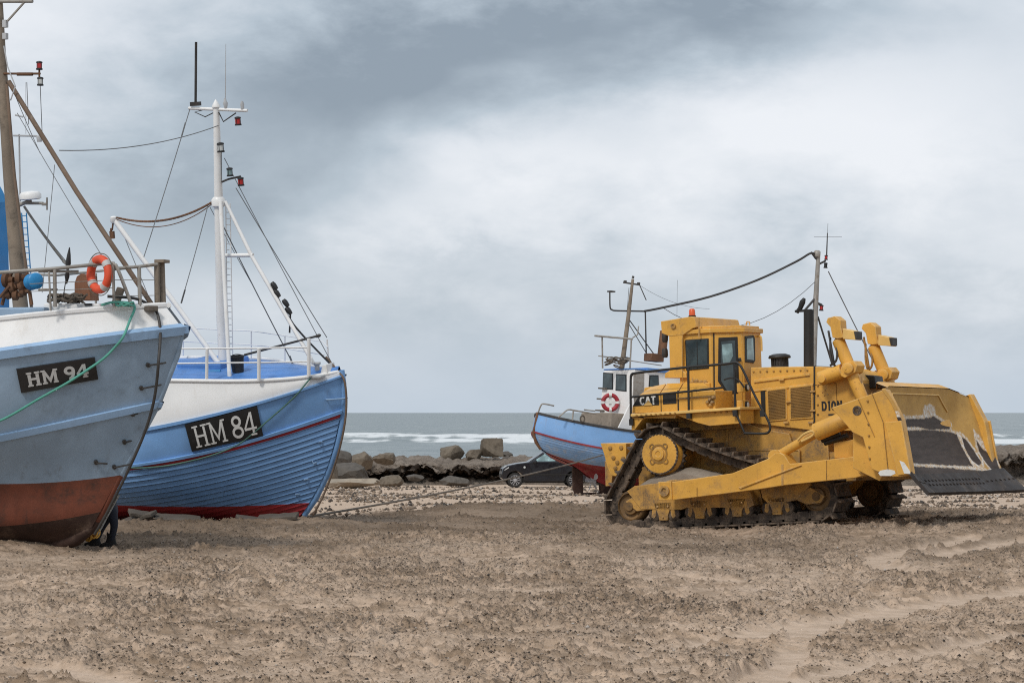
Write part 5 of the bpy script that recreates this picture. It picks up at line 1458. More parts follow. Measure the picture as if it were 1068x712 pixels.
shoe = MB()
shoe.py([(-.125, .0), (-.12, .035), (.075, .035), (.088, .115), (.116, .115), (.125, .035), (.135, .012), (.13, 0)], -.325, .325)
me_shoe = None
frames = []
for k in range(NS):
    p = at_belt(k / NS); q = at_belt((k + .5) / NS - .5 / NS + .004); q0 = at_belt(k / NS - .004); t = (q - q0).normalized(); nn = Vector((t.y, -t.x))   # belt runs anticlockwise: outward is to the right
    frames.append((p, t, nn))
for side in (-1, 1):
    yc = side * 1.275
    lk = MB()
    for (p, t, nn) in frames:
        X = Vector((t.x, 0, t.y)); Z = Vector((nn.x, 0, nn.y)); Yv = Z.cross(X)
        Mx = Matrix((X, Yv, Z)).transposed()
        for yo in (-.13, .13):
            lk.box(Vector((p.x, yc + yo, p.y)) + Z * -.075, (.215, .055, .17), Mx)
            lk.box(Vector((p.x, yc + yo * 1.12, p.y)) - Z * .08 + X * .11, (.10, .04, .11), Mx)
    tr = lk.build('track', TS, bd, bevel=.006)
    for k, (p, t, nn) in enumerate(frames):
        if me_shoe is None:
            so_ = shoe.build('track_shoe', TS, tr, bevel=.006); me_shoe = so_
        else:
            so_ = me_shoe.copy(); COL.objects.link(so_); so_.parent = tr
        X = Vector((t.x, 0, t.y)); Z = Vector((nn.x, 0, nn.y)); Yv = Z.cross(X)
        so_.matrix_local = Matrix.Translation((p.x + nn.x * .015, yc, p.y + nn.y * .015)) @ Matrix((X, Yv, Z)).transposed().to_4x4()
    # wheels
    o = -side * 0.0
    for nm, c, r in (('rear_idler', CI, ri - .12), ('front_idler', CF, rf - .12)):
        mb = MB(); f_ = -1
        mb.lathe((c[0], yc, c[1]), (0, -1, 0), [(r - .05, -.17), (r, -.12), (r, .12), (r - .02, .15), (r - .05, .165), (r - .06, .12), (.16, .10), (.15, .17), (.09, .18), (.08, .21), (.02, .21)], 40)
        mb.build(nm, M['idler_steel'], bd, 40)
    mb = MB(); mb.lathe((CS[0], yc, CS[1]), (0, side, 0), [(.39, -.2), (.41, .0), (.41, .09), (.385, .14), (.375, .20), (.36, .215), (.2, .235), (.12, .235), (.115, .27), (.06, .275), (.05, .26), (.02, .26)], 48)
    sp = mb.build('sprocket', Ye, bd, 35)
    mb = MB()
    for k in range(34):
        a = 2 * PI * k / 34; mb.lathe((CS[0] + .375 * math.cos(a), yc + side * .19, CS[1] + .375 * math.sin(a)), (0, side, 0), [(.018, 0), (.018, .035), (.01, .04)], 6)
    mb.lathe((CS[0], yc + side * .19, CS[1]), (0, side, 0), [(.36, 0), (.392, 0), (.392, .02), (.36, .02)], 40)
    mb.build('bolt_ring', TS, sp, 40)
    mb = MB()
    mb.lathe((CS[0], yc + side * .222, CS[1]), (0, side, 0), [(.185, 0), (.185, .022), (.15, .022), (.15, 0)], 32)
    for k in range(4):
        a = PI / 4 + k * PI / 2; mb.lathe((CS[0] + .195 * math.cos(a), yc + side * .215, CS[1] + .195 * math.sin(a)), (0, side, 0), [(.058, 0), (.058, .03), (.035, .03), (.035, .012), (.01, .012)], 18)
    mb.build('hub_cover', M['hub_dark'], sp, 40)
    # drive teeth ring
    mb = MB(); ot = []
    for k in range(54):
        a = 2 * PI * k / 54; r = .47 if k % 2 else .42; ot.append((CS[0] + r * math.cos(a), CS[1] + r * math.sin(a)))
    mb.py(ot, yc - .05, yc + .05); mb.build('tooth_ring', TS, sp, bevel=.008)
    # bogies with rollers
    for k, cx_ in enumerate((.74, 1.50, 2.27, 3.08)):
        mb = MB(); z0 = .02 + cx_ * .022
        mb.py([(cx_ - .20, .44 + z0), (cx_ + .20, .44 + z0), (cx_ + .17, .36 + z0), (cx_ + .10, .20 + z0), (cx_ + .09, .10 + z0), (cx_ - .09, .10 + z0), (cx_ - .10, .20 + z0), (cx_ - .17, .36 + z0)], yc - .215, yc + .215)
        for dx in (-1, 1):
            mb.py([(cx_ + dx * .15, .33 + z0), (cx_ + dx * .235, .30 + z0), (cx_ + dx * .255, .17 + z0), (cx_ + dx * .20, .13 + z0), (cx_ + dx * .16, .19 + z0)], yc - .205, yc - .10)
        for dx, zz in ((-.11, .36), (.11, .36), (0, .16)): mb.lathe((cx_ + dx, yc - .215, zz + z0), (0, -1, 0), [(.022, 0), (.022, .02)], 6)
        bg_ = mb.build('bogie', Yd, bd, 35, bevel=.008)
        mb = MB()
        for dx in (-.19, .19): mb.lathe((cx_ + dx, yc - .19, .22 + z0), (0, 1, 0), [(.10, 0), (.13, .02), (.13, .08), (.1, .1), (.1, .28), (.13, .3), (.13, .36), (.10, .38)], 20)
        mb.build('roller', TS, bg_, 40)

# ---- track frames
def mirror_plate(name, pts, y0, y1, mat, bev=.012):
    """the same plate on the near and on the far side"""
    P_ = [D(px, py, y0) for px, py in pts]
    for sgn in (1, -1):
        mb = MB(); mb.prism([Vector((p.x, p.y * sgn, p.z)) for p in P_], (0, (y1 - y0) * sgn, 0)); o = mb.build(name, mat, bd, bevel=bev)
    return o


mirror_plate('track_frame', [(653.7, 512), (661.6, 506.5), (689.7, 503), (700, 500), (779, 498), (786, 526.7), (779, 530), (772, 529), (715, 529.5), (710, 531.5), (668.3, 531)], -1.49, -1.06, Yd)
mirror_plate('track_frame', [(790, 498), (846, 500), (844.7, 506), (831, 521), (820, 523.5), (800, 524), (795, 519)], -1.49, -1.06, Yd)
mirror_plate('idler_yoke', [(652, 523), (660, 518), (676, 524), (680, 531), (664, 533)], -1.475, -1.35, Yd)
mirror_plate('idler_yoke', [(828, 515), (845, 508), (860, 517), (856, 524), (842, 526), (832, 522)], -1.475, -1.35, Yd)
mb = MB(); rr = np.random.default_rng(3)
P_ = []
for i in range(41):
    u = i / 40; row = []
    px = 657 + 110 * u
    top = float(np.interp(u, [0, .12, .3, .5, .75, 1], [509, 499, 491, 487.5, 492, 501]))
    for j in range(7):
        v = j / 6; y = -1.47 + .75 * v; p = D(px, top, -1.45)
        z = p.z - .12 * (2 * v - 1) ** 2 + .05 * (float(fbm(np.array([u * 14.0]), np.array([v * 5.0]), 3, 4)[0]) - .5)
        row.append(Vector((p.x, y, z)))
    row = [Vector((row[0].x, -1.47, D(px, 515, -1.47).z))] + row + [Vector((row[0].x, -.70, D(px, 515, -.72).z))]
    P_.append(row)
mb.grid(P_); mb.build('sand_pile', M['packed_sand'], bd, 50)

# ---- main case between the tracks, and the floor guards
mb = MB(); plate(mb, [(668, 447), (778, 440), (862, 438), (866, 500), (856, 506), (700, 500), (684, 486)], -.66, .66); plate(mb, [(676, 432), (770, 428), (770, 446), (676, 452)], -.90, .90); mb.build('main_case', Yd, bd, bevel=.010)
mb = MB(); mb.py([(-.2, .75), (4.3, .75), (4.4, 1.05), (4.4, 1.3), (-.2, 1.3)], -.62, .62); mb.build('belly_guard', Yd, bd, bevel=.010)
mb = MB(); mb.lathe((CS[0], -1.1, CS[1]), (0, 1, 0), [(.36, 0), (.36, .5), (.36, 1.7), (.36, 2.2)], 32); mb.build('final_drive', Yd, bd, 40)
mb = MB(); plate(mb, [(757, 445), (778, 441), (795, 447), (823, 452), (826, 462), (834, 470), (834, 500), (757, 500)], -.74, -.60); mb.build('side_guard', Yd, bd, bevel=.012)

# ---- hood and engine side
mb = MB(); plate(mb, [(783, 383), (849, 382), (871, 383.5), (886, 387.5), (893, 396), (893, 449), (850, 449), (783, 441)], -.72, .72); hood = mb.build('hood', Ye, bd, bevel=.013)
mb = MB(); plate(mb, [(786, 396), (844, 389), (844.5, 391.5), (786, 399)], -.75, -.70); plate(mb, [(784.5, 406.3), (848, 399.7), (848, 402), (784.5, 408.5)], -.74, -.70); each(mb, 'hood_ledge', Ye, bd, bevel=.006)
mb = MB(); plate(mb, [(848.4, 381.5), (850, 381.5), (850, 449), (848.4, 449)], -.735, -.70); plate(mb, [(848.4, 381.5), (850, 381.5), (850, 382.4), (848.4, 382.4)], -.72, .72); mb.build('hood_seam', BK, bd)
mb = MB(); plate(mb, [(793, 406), (798, 405.5), (798.5, 432), (794.5, 432)], -.726, -.70); mb.build('engine_gap', BK, bd)
for q in ([(799.5, 406), (820.3, 403.4), (820.6, 437.8), (801, 439.5)], [(823, 403), (847.4, 400.3), (847.6, 436), (823.5, 437.6)]):
    mb = MB(); plate(mb, q, -.745, -.70)
    fr_o = mb.build('engine_door', Ye, bd, bevel=.008)
    c_ = (sum(x for x, y in q) / 4, sum(y for x, y in q) / 4); qi = [(c_[0] + (x - c_[0]) * .88, c_[1] + (y - c_[1]) * .91) for x, y in q]
    mb = MB(); plate(mb, qi, -.7475, -.742); n = 20
    for k in range(n):
        t = (k + .5) / n; a = Vector(qi[0]).lerp(Vector(qi[3]), t); b_ = Vector(qi[1]).lerp(Vector(qi[2]), t)
        mb.tube([D(a.x, a.y, -.748), D(b_.x, b_.y, -.748)], .011, 5)
    for k in range(1, 9):
        t = k / 9; a = Vector(qi[0]).lerp(Vector(qi[1]), t); b_ = Vector(qi[3]).lerp(Vector(qi[2]), t)
        mb.tube([D(a.x, a.y, -.749), D(b_.x, b_.y, -.749)], .006, 4)
    mb.build('grille', M['grille'], fr_o)
mb = MB()
for (px, py) in [(820, 440.5), (845.5, 440.5), (815, 396), (822.5, 419), (847.5, 408), (847.5, 428)]: mb.box(D(px, py, -.755), (.10, .03, .035))
for (px, py) in [(858, 409), (861, 407), (863.5, 411), (860, 412)]: mb.lathe(D(px, py, -.715), (0, -1, 0), [(.014, 0), (.014, .02)], 6)
each(mb, 'latch', Yd, bd, bevel=.006)
# 'D10N' on the radiator guard
lb = MB(); a, b_ = D(857, 428.5, -.722), D(878.5, 417.3, -.722)
write(lb, 'D10N', lambda u, v, k: Vector((a.x + u * (b_.x - a.x), -.7225 - k, a.z + v * (b_.z - a.z))), False, .21, .05); lb.build('lettering', BK, hood, recalc=False)
mb = MB(); mb.box(D(867, 432.3, -.722), (.12, .006, .03)); mb.build('data_plate', BK, bd)
mb = MB(); plate(mb, [(893, 398), (896, 400), (896, 446), (893, 448)], -.60, .60); mb.build('radiator_grille', M['grille'], bd, bevel=.01)

# ---- pre-cleaner and exhaust
c = D(813.5, 383, -.25)
mb = MB(); mb.lathe(c, (0, 0, 1), [(.165, 0), (.165, .03), (.15, .04), (.15, .17)], 24); pc_ = mb.build('air_precleaner', M['dark_metal'], bd, 40)
mb = MB(); mb.lathe(c + Vector((0, 0, .17)), (0, 0, 1), [(.205, 0), (.215, .02), (.20, .055), (.12, .085), (.02, .09)], 28)
for k in range(18):
    a = 2 * PI * k / 18; mb.box(c + Vector((.155 * math.cos(a), .155 * math.sin(a), .10)), (.02, .02, .13), Matrix.Rotation(a, 3, 'Z'))
mb.build('cap', BK, pc_, 40)
e0, e1 = D(843.5, 384, -.3), D(843.5, 323, -.3)
mb = MB(); mb.tube([e0, e1], .096, 18); ex = mb.build('exhaust_stack', BK, bd, 40)
mb = MB(); mb.box(D(838, 324, -.3), (.34, .06, .045)); mb.tube([D(834, 323, -.3), D(837, 315, -.3), D(839, 311, -.3)], [.045, .06, .03], 8); mb.tube([D(831, 326, -.3), D(833.5, 322, -.3)], .04, 8); mb.build('rain_flap', BK, ex, 40, bevel=.008)

# ---- cab: six-sided plan, its door on the slanting side
xq, xr = D(742, 380, -.90).x, D(776, 380, -.40).x
N0 = Vector((xr - xq, .50, 0)).normalized(); NB = Vector((N0.y, -N0.x, 0))
PB = Vector((xq, -.90, 0))


def DB(px, py, off=0.0):
    """point on the slanting door side"""
    d = fd.R3 @ ray(px, py); t = (PB + NB * off - fd.o).dot(NB) / d.dot(NB)
    return fd.o + d * t


def slab_b(pts, o0, o1):
    mb = MB(); P_ = [DB(px, py, o0) for px, py in pts]; return mb.prism(P_, NB * (o1 - o0))


zc0, zc1 = D(742, 427, -.9).z, D(742, 346.5, -.9).z
x_b = D(709, 400, -.90).x
hexa = lambda e: [(x_b - e, -.90 - e), (xq + e * .4, -.90 - e), (xr + e, -.40 - e * .4), (xr + e, .40 + e * .4), (xq + e * .4, .90 + e), (x_b - e, .90 + e)]
mb = MB(); mb.prism([(x, y, zc0) for x, y in hexa(0)], (0, 0, zc1 - zc0)); cab = mb.build('cab', Ye, bd, bevel=.013)
mb = MB(); mb.prism([(x, y, zc1 - .01) for x, y in hexa(.05)], (0, 0, .085)); mb.prism([(x, y, zc1 + .075) for x, y in hexa(-.02)], (0, 0, .05)); mb.build('cab_roof', Ye, bd, bevel=.012)
mb = MB(); mb.tube([D(778, 339, .1), D(779, 335.5, .1), D(781.5, 335.5, .1), D(782, 339, .1)], .014, 6); mb.build('lifting_eye', Ye, bd, 50)


def pane(parent, pts, y, gm_='dark_glass', rim=1.12):
    c_ = (sum(p[0] for p in pts) / len(pts), sum(p[1] for p in pts) / len(pts))
    fm = MB(); plate(fm, [(c_[0] + (x - c_[0]) * rim, c_[1] + (yy - c_[1]) * (1 + (rim - 1) * .7)) for x, yy in pts], y - .02, y + .01); f_ = fm.build('window', BK, parent, bevel=.013)
    gm = MB(); plate(gm, pts, y - .024, y - .012); gm.build('pane', M[gm_], f_)
    return f_


w_ = pane(bd, [(715.5, 355.5), (737.5, 354), (737.8, 383), (716.5, 385)], -.90)
mb = MB(); plate(mb, [(726.5, 356), (727.3, 356), (727.8, 384), (727, 384)], -.928, -.91); mb.build('window_bar', BK, w_)
dr = [(749.5, 352), (769.5, 351), (771, 400), (770, 410), (758, 411.5), (755.5, 407), (749, 397.5)]
door = slab_b([(745, 348.5), (774, 347.5), (774.5, 418), (745.5, 420)], .012, -.01).build('cab_door', Ye, bd, bevel=.012)
slab_b(dr, .024, .0).build('window_seal', BK, door, bevel=.010)
slab_b([(752, 356), (766.5, 355), (768.5, 399), (767, 407), (759, 408.5), (752, 397)], .028, .024).build('pane', M['dark_glass'], door)
slab_b([(753, 359), (763.5, 358), (764.5, 371), (761, 378), (754, 380)], .031, .028).build('bright_pane', M['green_glass'], door)
mb = MB(); mb.box(DB(771.6, 375, .04), (.05, .05, .07)); mb.build('handle', BK, door, bevel=.01)
for q in ([(744, 347), (745.2, 347), (745.7, 421), (744.5, 421)], ): slab_b(q, .014, .0).build('door_gap', BK, door)
# front windscreen with its dark seal
FX = lambda px, py, o=0: fd.on(px, py, 0, xr + o)
mb = MB(); mb.prism([FX(777.5, 350.5, .02), FX(786.5, 349.5, .02), FX(787.8, 353, .02), FX(788, 376, .02), FX(786.5, 378.5, .02), FX(778, 377.5, .02)], (-.04, 0, 0)); f_ = mb.build('window', BK, bd, bevel=.012)
mb = MB(); mb.prism([FX(779.3, 353, .03), FX(785.5, 352.3, .03), FX(786.5, 375.5, .03), FX(779.8, 374.7, .03)], (-.012, 0, 0)); mb.build('pane', M['green_glass'], f_)
mb = MB(); mb.tube(smooth_path([D(787, 351, .3), D(792, 350.5, .25), D(794, 353, .25), D(794.5, 366, .25)], 4), .02, 6); mb.build('mirror_bracket', Yp, bd, 50)
# lamps by the steps
for (px, py) in [(777.5, 404), (777.5, 422)]:
    c = D(px, py, -1.12)
    mb = MB(); mb.box(c - Vector((.05, 0, 0)), (.12, .30, .17)); lp = mb.build('work_lamp', Ye, bd, bevel=.010)
    mb = MB(); mb.lathe(c + Vector((.01, .02, 0)), (1, 0, 0), [(.07, 0), (.07, .03), (.05, .035)], 16); l1 = mb.build('lens_ring', BK, lp, 40)
    mb = MB(); mb.lathe(c + Vector((.012, .02, 0)), (1, 0, 0), [(.05, 0), (.05, .036), (.02, .04)], 16); mb.build('lens', M['clear_lens'], lp, 40)

# ---- roll-over canopy
mb = MB(); plate(mb, [(689, 335), (720.5, 330), (724, 330.5), (727, 341), (722, 342.5), (712, 349.5), (698, 350.5), (690, 347.5)], -.98, .98); rops = mb.build('rollover_canopy', Ye, bd, bevel=.012)
mb = MB(); plate(mb, [(697.5, 349), (712, 349), (711.5, 386), (715.5, 389), (716, 394), (693, 394), (693.5, 389), (698.5, 386)], -.97, -.62); mb.build('canopy_post', Ye, bd, bevel=.013)
mb = MB(); p0_ = [D(px, py, -.97) for px, py in [(697.5, 349), (712, 349), (711.5, 386), (715.5, 389), (716, 394), (693, 394), (693.5, 389), (698.5, 386)]]; mb.prism([Vector((p.x, .97, p.z)) for p in p0_], (0, -.35, 0)); mb.build('canopy_post', Ye, bd, bevel=.013)
mb = MB(); mb.lathe(D(702.5, 340, -.98), (0, -1, 0), [(.05, 0), (.05, .03), (.03, .03), (.025, .012)], 16); mb.tube([D(729, 331, -.985), D(729, 352, -.985)], .012, 6); each(mb, 'canopy_bolt', Yd, bd, 40)
for zz in (352, 368):
    mb = MB(); mb.lathe(D(693.5, zz, -.6), (0, 0, 1), [(.045, -.09), (.06, -.05), (.06, .05), (.045, .09)], 12); mb.build('rear_lamp', M['dark_metal'], bd, 40)
mb = MB(); mb.lathe(D(722, 331, -.5), (0, 0, 1), [(.07, 0), (.075, .03), (.06, .04)], 18); bc = mb.build('beacon', BK, bd, 40)
mb = MB(); mb.lathe(D(722, 331, -.5) + Vector((0, 0, .04)), (0, 0, 1), [(.062, 0), (.058, .10), (.04, .125), (.01, .13)], 18); mb.build('lens', M['orange_lens'], bc, 40)

# ---- rear tank, fender and platform
S_ = [(659, 431), (659.5, 423.8), (666.5, 411.7), (746, 407), (746, 427)]
mb = MB(); plate(mb, S_, -1.45, -.70)
tk = mb.build('fuel_tank', Ye, bd, bevel=.010)
# sloping top of the tank, in three panels
for (a0, a1, b0, b1) in (((666.8, 411.6), (687.5, 410.4), (679, 403.2), (694.5, 399.8)), ((688.5, 410.3), (706.5, 409.2), (695.5, 399.6), (712, 399.2)), ((707.5, 409.1), (744, 407), (713, 399.2), (734, 399))):
    q = [D(a0[0], a0[1], -1.44), D(a1[0], a1[1], -1.44), D(b1[0], b1[1], -.95), D(b0[0], b0[1], -.95)]
    mb = MB(); mb.prism(q, (0, .02, -.18)); mb.build('tank_top', Ye, bd, bevel=.010)
mb = MB(); plate(mb, [(672, 404), (712, 399), (740, 399), (740, 420), (668, 424)], -.95, .95); mb.build('rear_deck', Ye, bd, bevel=.013)
mb = MB(); mb.prism([Vector((p.x, -p.y, p.z)) for p in [D(px, py, -1.45) for px, py in S_]], (0, -.75, 0)); mb.build('hydraulic_tank', Ye, bd, bevel=.010)
mb = MB(); plate(mb, [(659.6, 423.6), (666.4, 412.2), (686.8, 411), (687.4, 422.4)], -1.456, -1.44); pn = mb.build('badge_panel', BK, bd, bevel=.004)
lb = MB(); a, b_ = D(667.5, 422.4, -1.457), D(684, 412.4, -1.457)
write(lb, 'CAT', lambda u, v, k: Vector((a.x + u * (b_.x - a.x), -1.4575 - k, a.z + v * (b_.z - a.z))), False, .20, .02); lb.build('lettering', M['letter_white'], pn, recalc=False)
mb = MB(); mb.prism([D(671.5, 422.6, -1.468), D(680.5, 422.2, -1.468), D(676, 417.2, -1.468)], (0, -.004, 0)); mb.build('triangle', Yp, pn)
mb = MB(); plate(mb, [(691, 410.7), (705.2, 410), (705.6, 420.8), (691.3, 421.6)], -1.456, -1.44); mb.build('side_opening', BK, bd, bevel=.004)
mb = MB(); plate(mb, [(706.3, 407), (707.6, 407), (708, 428.5), (706.7, 428.5)], -1.458, -1.44); plate(mb, [(688.8, 410.5), (689.6, 410.5), (690, 429.5), (689.2, 429.5)], -1.455, -1.44); each(mb, 'tank_seam', BK, bd)
mb = MB(); mb.tube([D(707, 415.5, -1.46), D(746, 413, -1.46)], .014, 6)
for (px, py) in [(741.5, 417), (744, 420), (742, 423), (745, 415), (739, 420)]: mb.lathe(D(px, py, -1.44), (0, -1, .2), [(.035, 0), (.04, .05), (.02, .08)], 10)
each(mb, 'tank_pipe', Yd, bd, 40)
mb = MB()
for (px, py) in [(722, 399), (726.5, 398), (731, 399), (735.5, 399)]: mb.lathe(D(px, py, -.9), (0, 0, 1), [(.05, -.06), (.055, .02), (.03, .05)], 12)
mb.tube([D(722.5, 399, -.9), D(723.5, 384, -.85)], .02, 6); each(mb, 'filler_cap', Yd, bd, 40)
mb = MB(); plate(mb, [(657.5, 431.5), (705, 428.5), (772, 424.2), (772, 427), (705, 431.7), (657.5, 434.5)], -1.62, -.7); mb.build('platform', Yp, bd, bevel=.012)
mb = MB(); plate(mb, [(658.5, 434.5), (663, 434.5), (671, 436), (661.5, 448.5), (658.5, 448.5)], -1.55, -.95); plate(mb, [(671, 434.5), (705, 431.8), (704, 436), (671, 436)], -1.50, -.70); plate(mb, [(703, 432), (772, 427), (772, 441.3), (740, 444), (728, 441)], -1.52, -.92); mb.build('fender', Ye, bd, bevel=.010)
mb = MB(); P_ = [D(px, py, -1.62) for px, py in [(657.5, 431.5), (705, 428.5), (787, 423), (787, 426), (728, 441), (705, 431.7), (657.5, 434.5)]]; mb.prism([Vector((p.x, -p.y, p.z)) for p in P_], (0, -.9, 0)); mb.build('platform', Ye, bd, bevel=.010)
# handrails
mb = MB(); H = -1.58
mb.tube(smooth_path([D(658, 440, H), D(657.8, 396, H), D(659.5, 391, H), D(664, 388.8, H), D(716, 383, H), D(755, 379.6, H), D(766, 378, H), D(770, 379, H), D(775, 386, H), D(788, 414, H), D(799, 434, H), D(803, 444, H), D(802, 450, H), D(796, 452, H), D(776, 451.5, H)], 4), .024, 8)
mb.tube([D(658, 414, H), D(716, 408.2, H), D(754, 404, H)], .022, 8)
mb.tube([D(717.8, 383, H), D(718.5, 434, H)], .024, 8); mb.tube([D(766, 379, H), D(767, 434, H)], .024, 8)
mb.tube(smooth_path([D(755, 396, H), D(762, 394, H), D(770, 396, H), D(776, 404, H)], 3), .016, 6)
for (px, py) in [(659, 440), (718.7, 433), (767, 430.5), (795.5, 431)]: mb.box(D(px, py, H), (.085, .07, .12))
mb.tube(smooth_path([D(768, 432, H), D(772, 441, H), D(776, 450, H)], 3), .022, 8)
mb.build('handrail', BK, bd, 50)

# ---- push arms
ARM = [(689.7, 503), (703, 502), (763.8, 493.2), (801, 478), (808, 472.5), (813, 471.5), (818, 474), (824, 483.5), (858, 479.6), (888.8, 476), (900.6, 481), (906, 484), (906.5, 490), (901, 495.5), (892, 498), (820, 505.5), (790.8, 510), (703, 521), (689.7, 521)]
for sgn in (1, -1):
    P_ = [D(px, py, -2.02) for px, py in ARM]
    mb = MB(); mb.prism([Vector((p.x, p.y * sgn, p.z)) for p in P_], (0, .34 * sgn, 0)); am = mb.build('push_arm', Ye, bd, bevel=.012)
    mb = MB()
    for q in ([(815, 484), (817, 484), (817, 506), (815, 506)], ):
        mb.prism([Vector((p.x, p.y * sgn, p.z)) for p in [D(px, py, -2.026) for px, py in q]], (0, .02 * sgn, 0))
    mb.build('seam', Yd, am)
    w_ = MB(); w_.prism([Vector((p.x, p.y * sgn, p.z)) for p in [D(px, py, -2.05) for px, py in [(770, 508), (834, 484.5), (836, 485), (772, 509.5)]]], (0, .04 * sgn, 0)); w_.build('weld_rib', Ye, am, bevel=.008)
    mb = MB(); c = D(694.5, 511.5, -2.02); mb.box((c.x, c.y * sgn * 1.005, c.z), (.27, .06, .34)); mb.build('trunnion_plate', Ye, am, bevel=.010)
    mb = MB(); mb.lathe((c.x, c.y * sgn * 1.015, c.z), (0, -sgn, 0), [(.10, 0), (.10, .06), (.055, .06), (.05, .03)], 18)
    c2 = D(901.5, 487.3, -2.02); mb.lathe((c2.x, c2.y * sgn, c2.z), (0, -sgn, 0), [(.12, -.3), (.12, .04), (.06, .04), (.055, .065), (.02, .065)], 20)
    each(mb, 'pivot_pin', Yd, am, 40)
    # tilt cylinder / brace
    a, b_, c = D(810.5, 475.5, -1.85), D(851.5, 450.5, -1.85), D(882, 437.5, -1.85)
    f = lambda p: Vector((p.x, p.y * sgn, p.z))
    d_ = (c - b_).normalized()
    mb = MB(); mb.tube([f(b_ - d_ * .02), f(b_), f(c), f(c + d_ * .05)], [.12, .165, .165, .13], 22)
    cy = mb.build('tilt_cylinder', Ye, bd, 40)
    mb = MB(); mb.tube([f(a), f(b_ + d_ * .1)], .085, 16); mb.lathe(f(a), (0, -sgn, 0), [(.12, -.14), (.12, .14), (.05, .145)], 18); mb.build('rod', Ye, cy, 40)
    mb = MB(); mb.tube(smooth_path([f(D(832, 459, -2.0)), f(D(838, 453, -2.02)), f(D(846, 449.5, -2.02)), f(D(849, 451.5, -2.0)), f(D(846, 455, -2.0)), f(D(836, 460, -2.0))], 3), .026, 6); mb.build('hose_guard', Yp, cy, 50)
    mb = MB()
    for (q1, q2) in (((857, 459), (876, 452)), ((860, 462), (884, 454))): mb.tube([f(D(q1[0], q1[1], -1.72)), f(D(q2[0], q2[1], -1.72))], .05, 8)
    each(mb, 'hose', BK, cy, 50)
mirror_plate('pusher_bracket', [(869, 461.5), (893, 457.5), (894, 477), (870, 478)], -1.72, -1.3, Ye, .02)

# ---- blade lift cylinders
for k, (y, dx, dy) in enumerate(((-.9, 0, 0), (.9, 36.8, 6.5))):
    Q = lambda px, py, yy=0: D(px + dx, py + dy, y + yy)
    a, b_ = Q(874, 354), Q(902, 422); d_ = (a - b_).normalized()
    mb = MB(); mb.tube([b_, a - d_ * .02, a], [.118, .118, .10], 20); mb.tube([Q(868, 333), a], .05, 10); cy = mb.build('lift_cylinder', Ye, bd, 40)
    mb = MB(); mb.prism([Q(861.5, 336, -.14), Q(863, 331.5, -.14), Q(871, 329.5, -.14), Q(876.5, 334, -.14), (Q(877, 342, -.14)), Q(880, 352, -.14), Q(873, 353, -.14), Q(868, 352, -.14), Q(866, 341, -.14)], (0, .28, 0)); mb.build('head', Ye, cy, bevel=.012)
    mb = MB(); mb.prism([Q(879, 342.5, -.16), Q(890, 345, -.16), Q(892, 354.5, -.16), Q(879, 353.5, -.16)], (0, .3, 0)); lp = mb.build('head_lamp', Yp, cy, bevel=.010)
    mb = MB(); mb.prism([Q(890.2, 345.6, -.14), Q(893.6, 345.4, -.14), Q(893.8, 354, -.14), Q(892, 354, -.14)], (0, .26, 0)); mb.build('lens', M['dark_metal'], lp, bevel=.01)
    mb = MB(); mb.prism([Q(876, 386, -.19), Q(879, 379, -.19), Q(890, 376, -.19), Q(894, 381, -.19), Q(892, 388, -.19), Q(881, 394, -.19), Q(877, 392, -.19)], (0, .38, 0)); mb.lathe(Q(885, 384, -.2), (0, -1, 0), [(.1, 0), (.1, .04), (.05, .05)], 16); mb.build('trunnion_yoke', Ye, cy, bevel=.012)
    a, b_ = Q(856, 394.5), Q(879, 386.5); d_ = (a - b_).normalized()
    mb = MB(); mb.tube([b_, a, a + d_ * .03], [.135, .135, .10], 20); mb.lathe(Q(857, 394.8, -.13), (0, -1, 0), [(.075, -.02), (.075, .03), (.04, .035)], 14); mb.build('yoke_arm', Ye, cy, 40)
    mb = MB()
    for (p1, p2, p3, p4) in (((866, 352), (866, 368), (868, 378), (872, 382)), ((871, 354), (873, 366), (872, 376), (866, 381)), ((864, 345), (867, 362), (869, 374), (870, 380))): mb.tube(smooth_path([Q(*p1, -.05), Q(*p2, -.1), Q(*p3, -.1), Q(*p4, -.05)], 4), .022, 6)
    each(mb, 'hose', M['dark_metal'] if not k else M['hub_dark'], cy, 50)
    mb = MB(); mb.prism([Q(893, 393, -.05), Q(897, 392, -.05), Q(899, 404, -.05), Q(895, 404, -.05)], (0, .1, 0)); mb.build('bracket', Yd, cy, bevel=.01)
mb = MB(); plate(mb, [(896, 390), (912, 392), (914, 404), (898, 406)], -.1, .3); mb.build('radiator_guard_vent', BK, bd, bevel=.010)
mb = MB(); mb.tube([D(886, 392, -.62), D(892, 416, -.62)], .04, 8); mb.tube([D(890, 392, -.62), D(896, 416, -.62)], .03, 8); each(mb, 'hose', BK, bd, 50)

# ---- blade: curved mouldboard with two angled wings
def blade_curve(y):
    """front face (x, z) from cutting edge to top at a station y"""
    near = [(6.50, .52), (6.19, .86), (6.13, 1.30), (6.05, 1.81), (5.93, 2.12), (5.77, 2.36)]
    jn = [(6.18, .50), (5.86, .80), (5.60, 1.20), (5.44, 1.60), (5.37, 2.0), (5.38, 2.43)]
    jf = [(6.20, .45), (5.86, .79), (5.60, 1.18), (5.44, 1.58), (5.36, 1.98), (5.38, 2.41)]
    far = [(6.42, .44), (5.98, .84), (5.80, 1.25), (5.65, 1.84), (5.57, 2.03), (5.47, 2.22)]
    st = [(-2.62, near), (-1.5, jn), (1.5, jf), (2.62, far)]
    for (ya, A_), (yb, B_) in zip(st[:-1], st[1:]):
        if y <= yb + 1e-9:
            t = (y - ya) / (yb - ya); return [(p[0] + (q[0] - p[0]) * t, p[1] + (q[1] - p[1]) * t) for p, q in zip(A_, B_)]
    return far


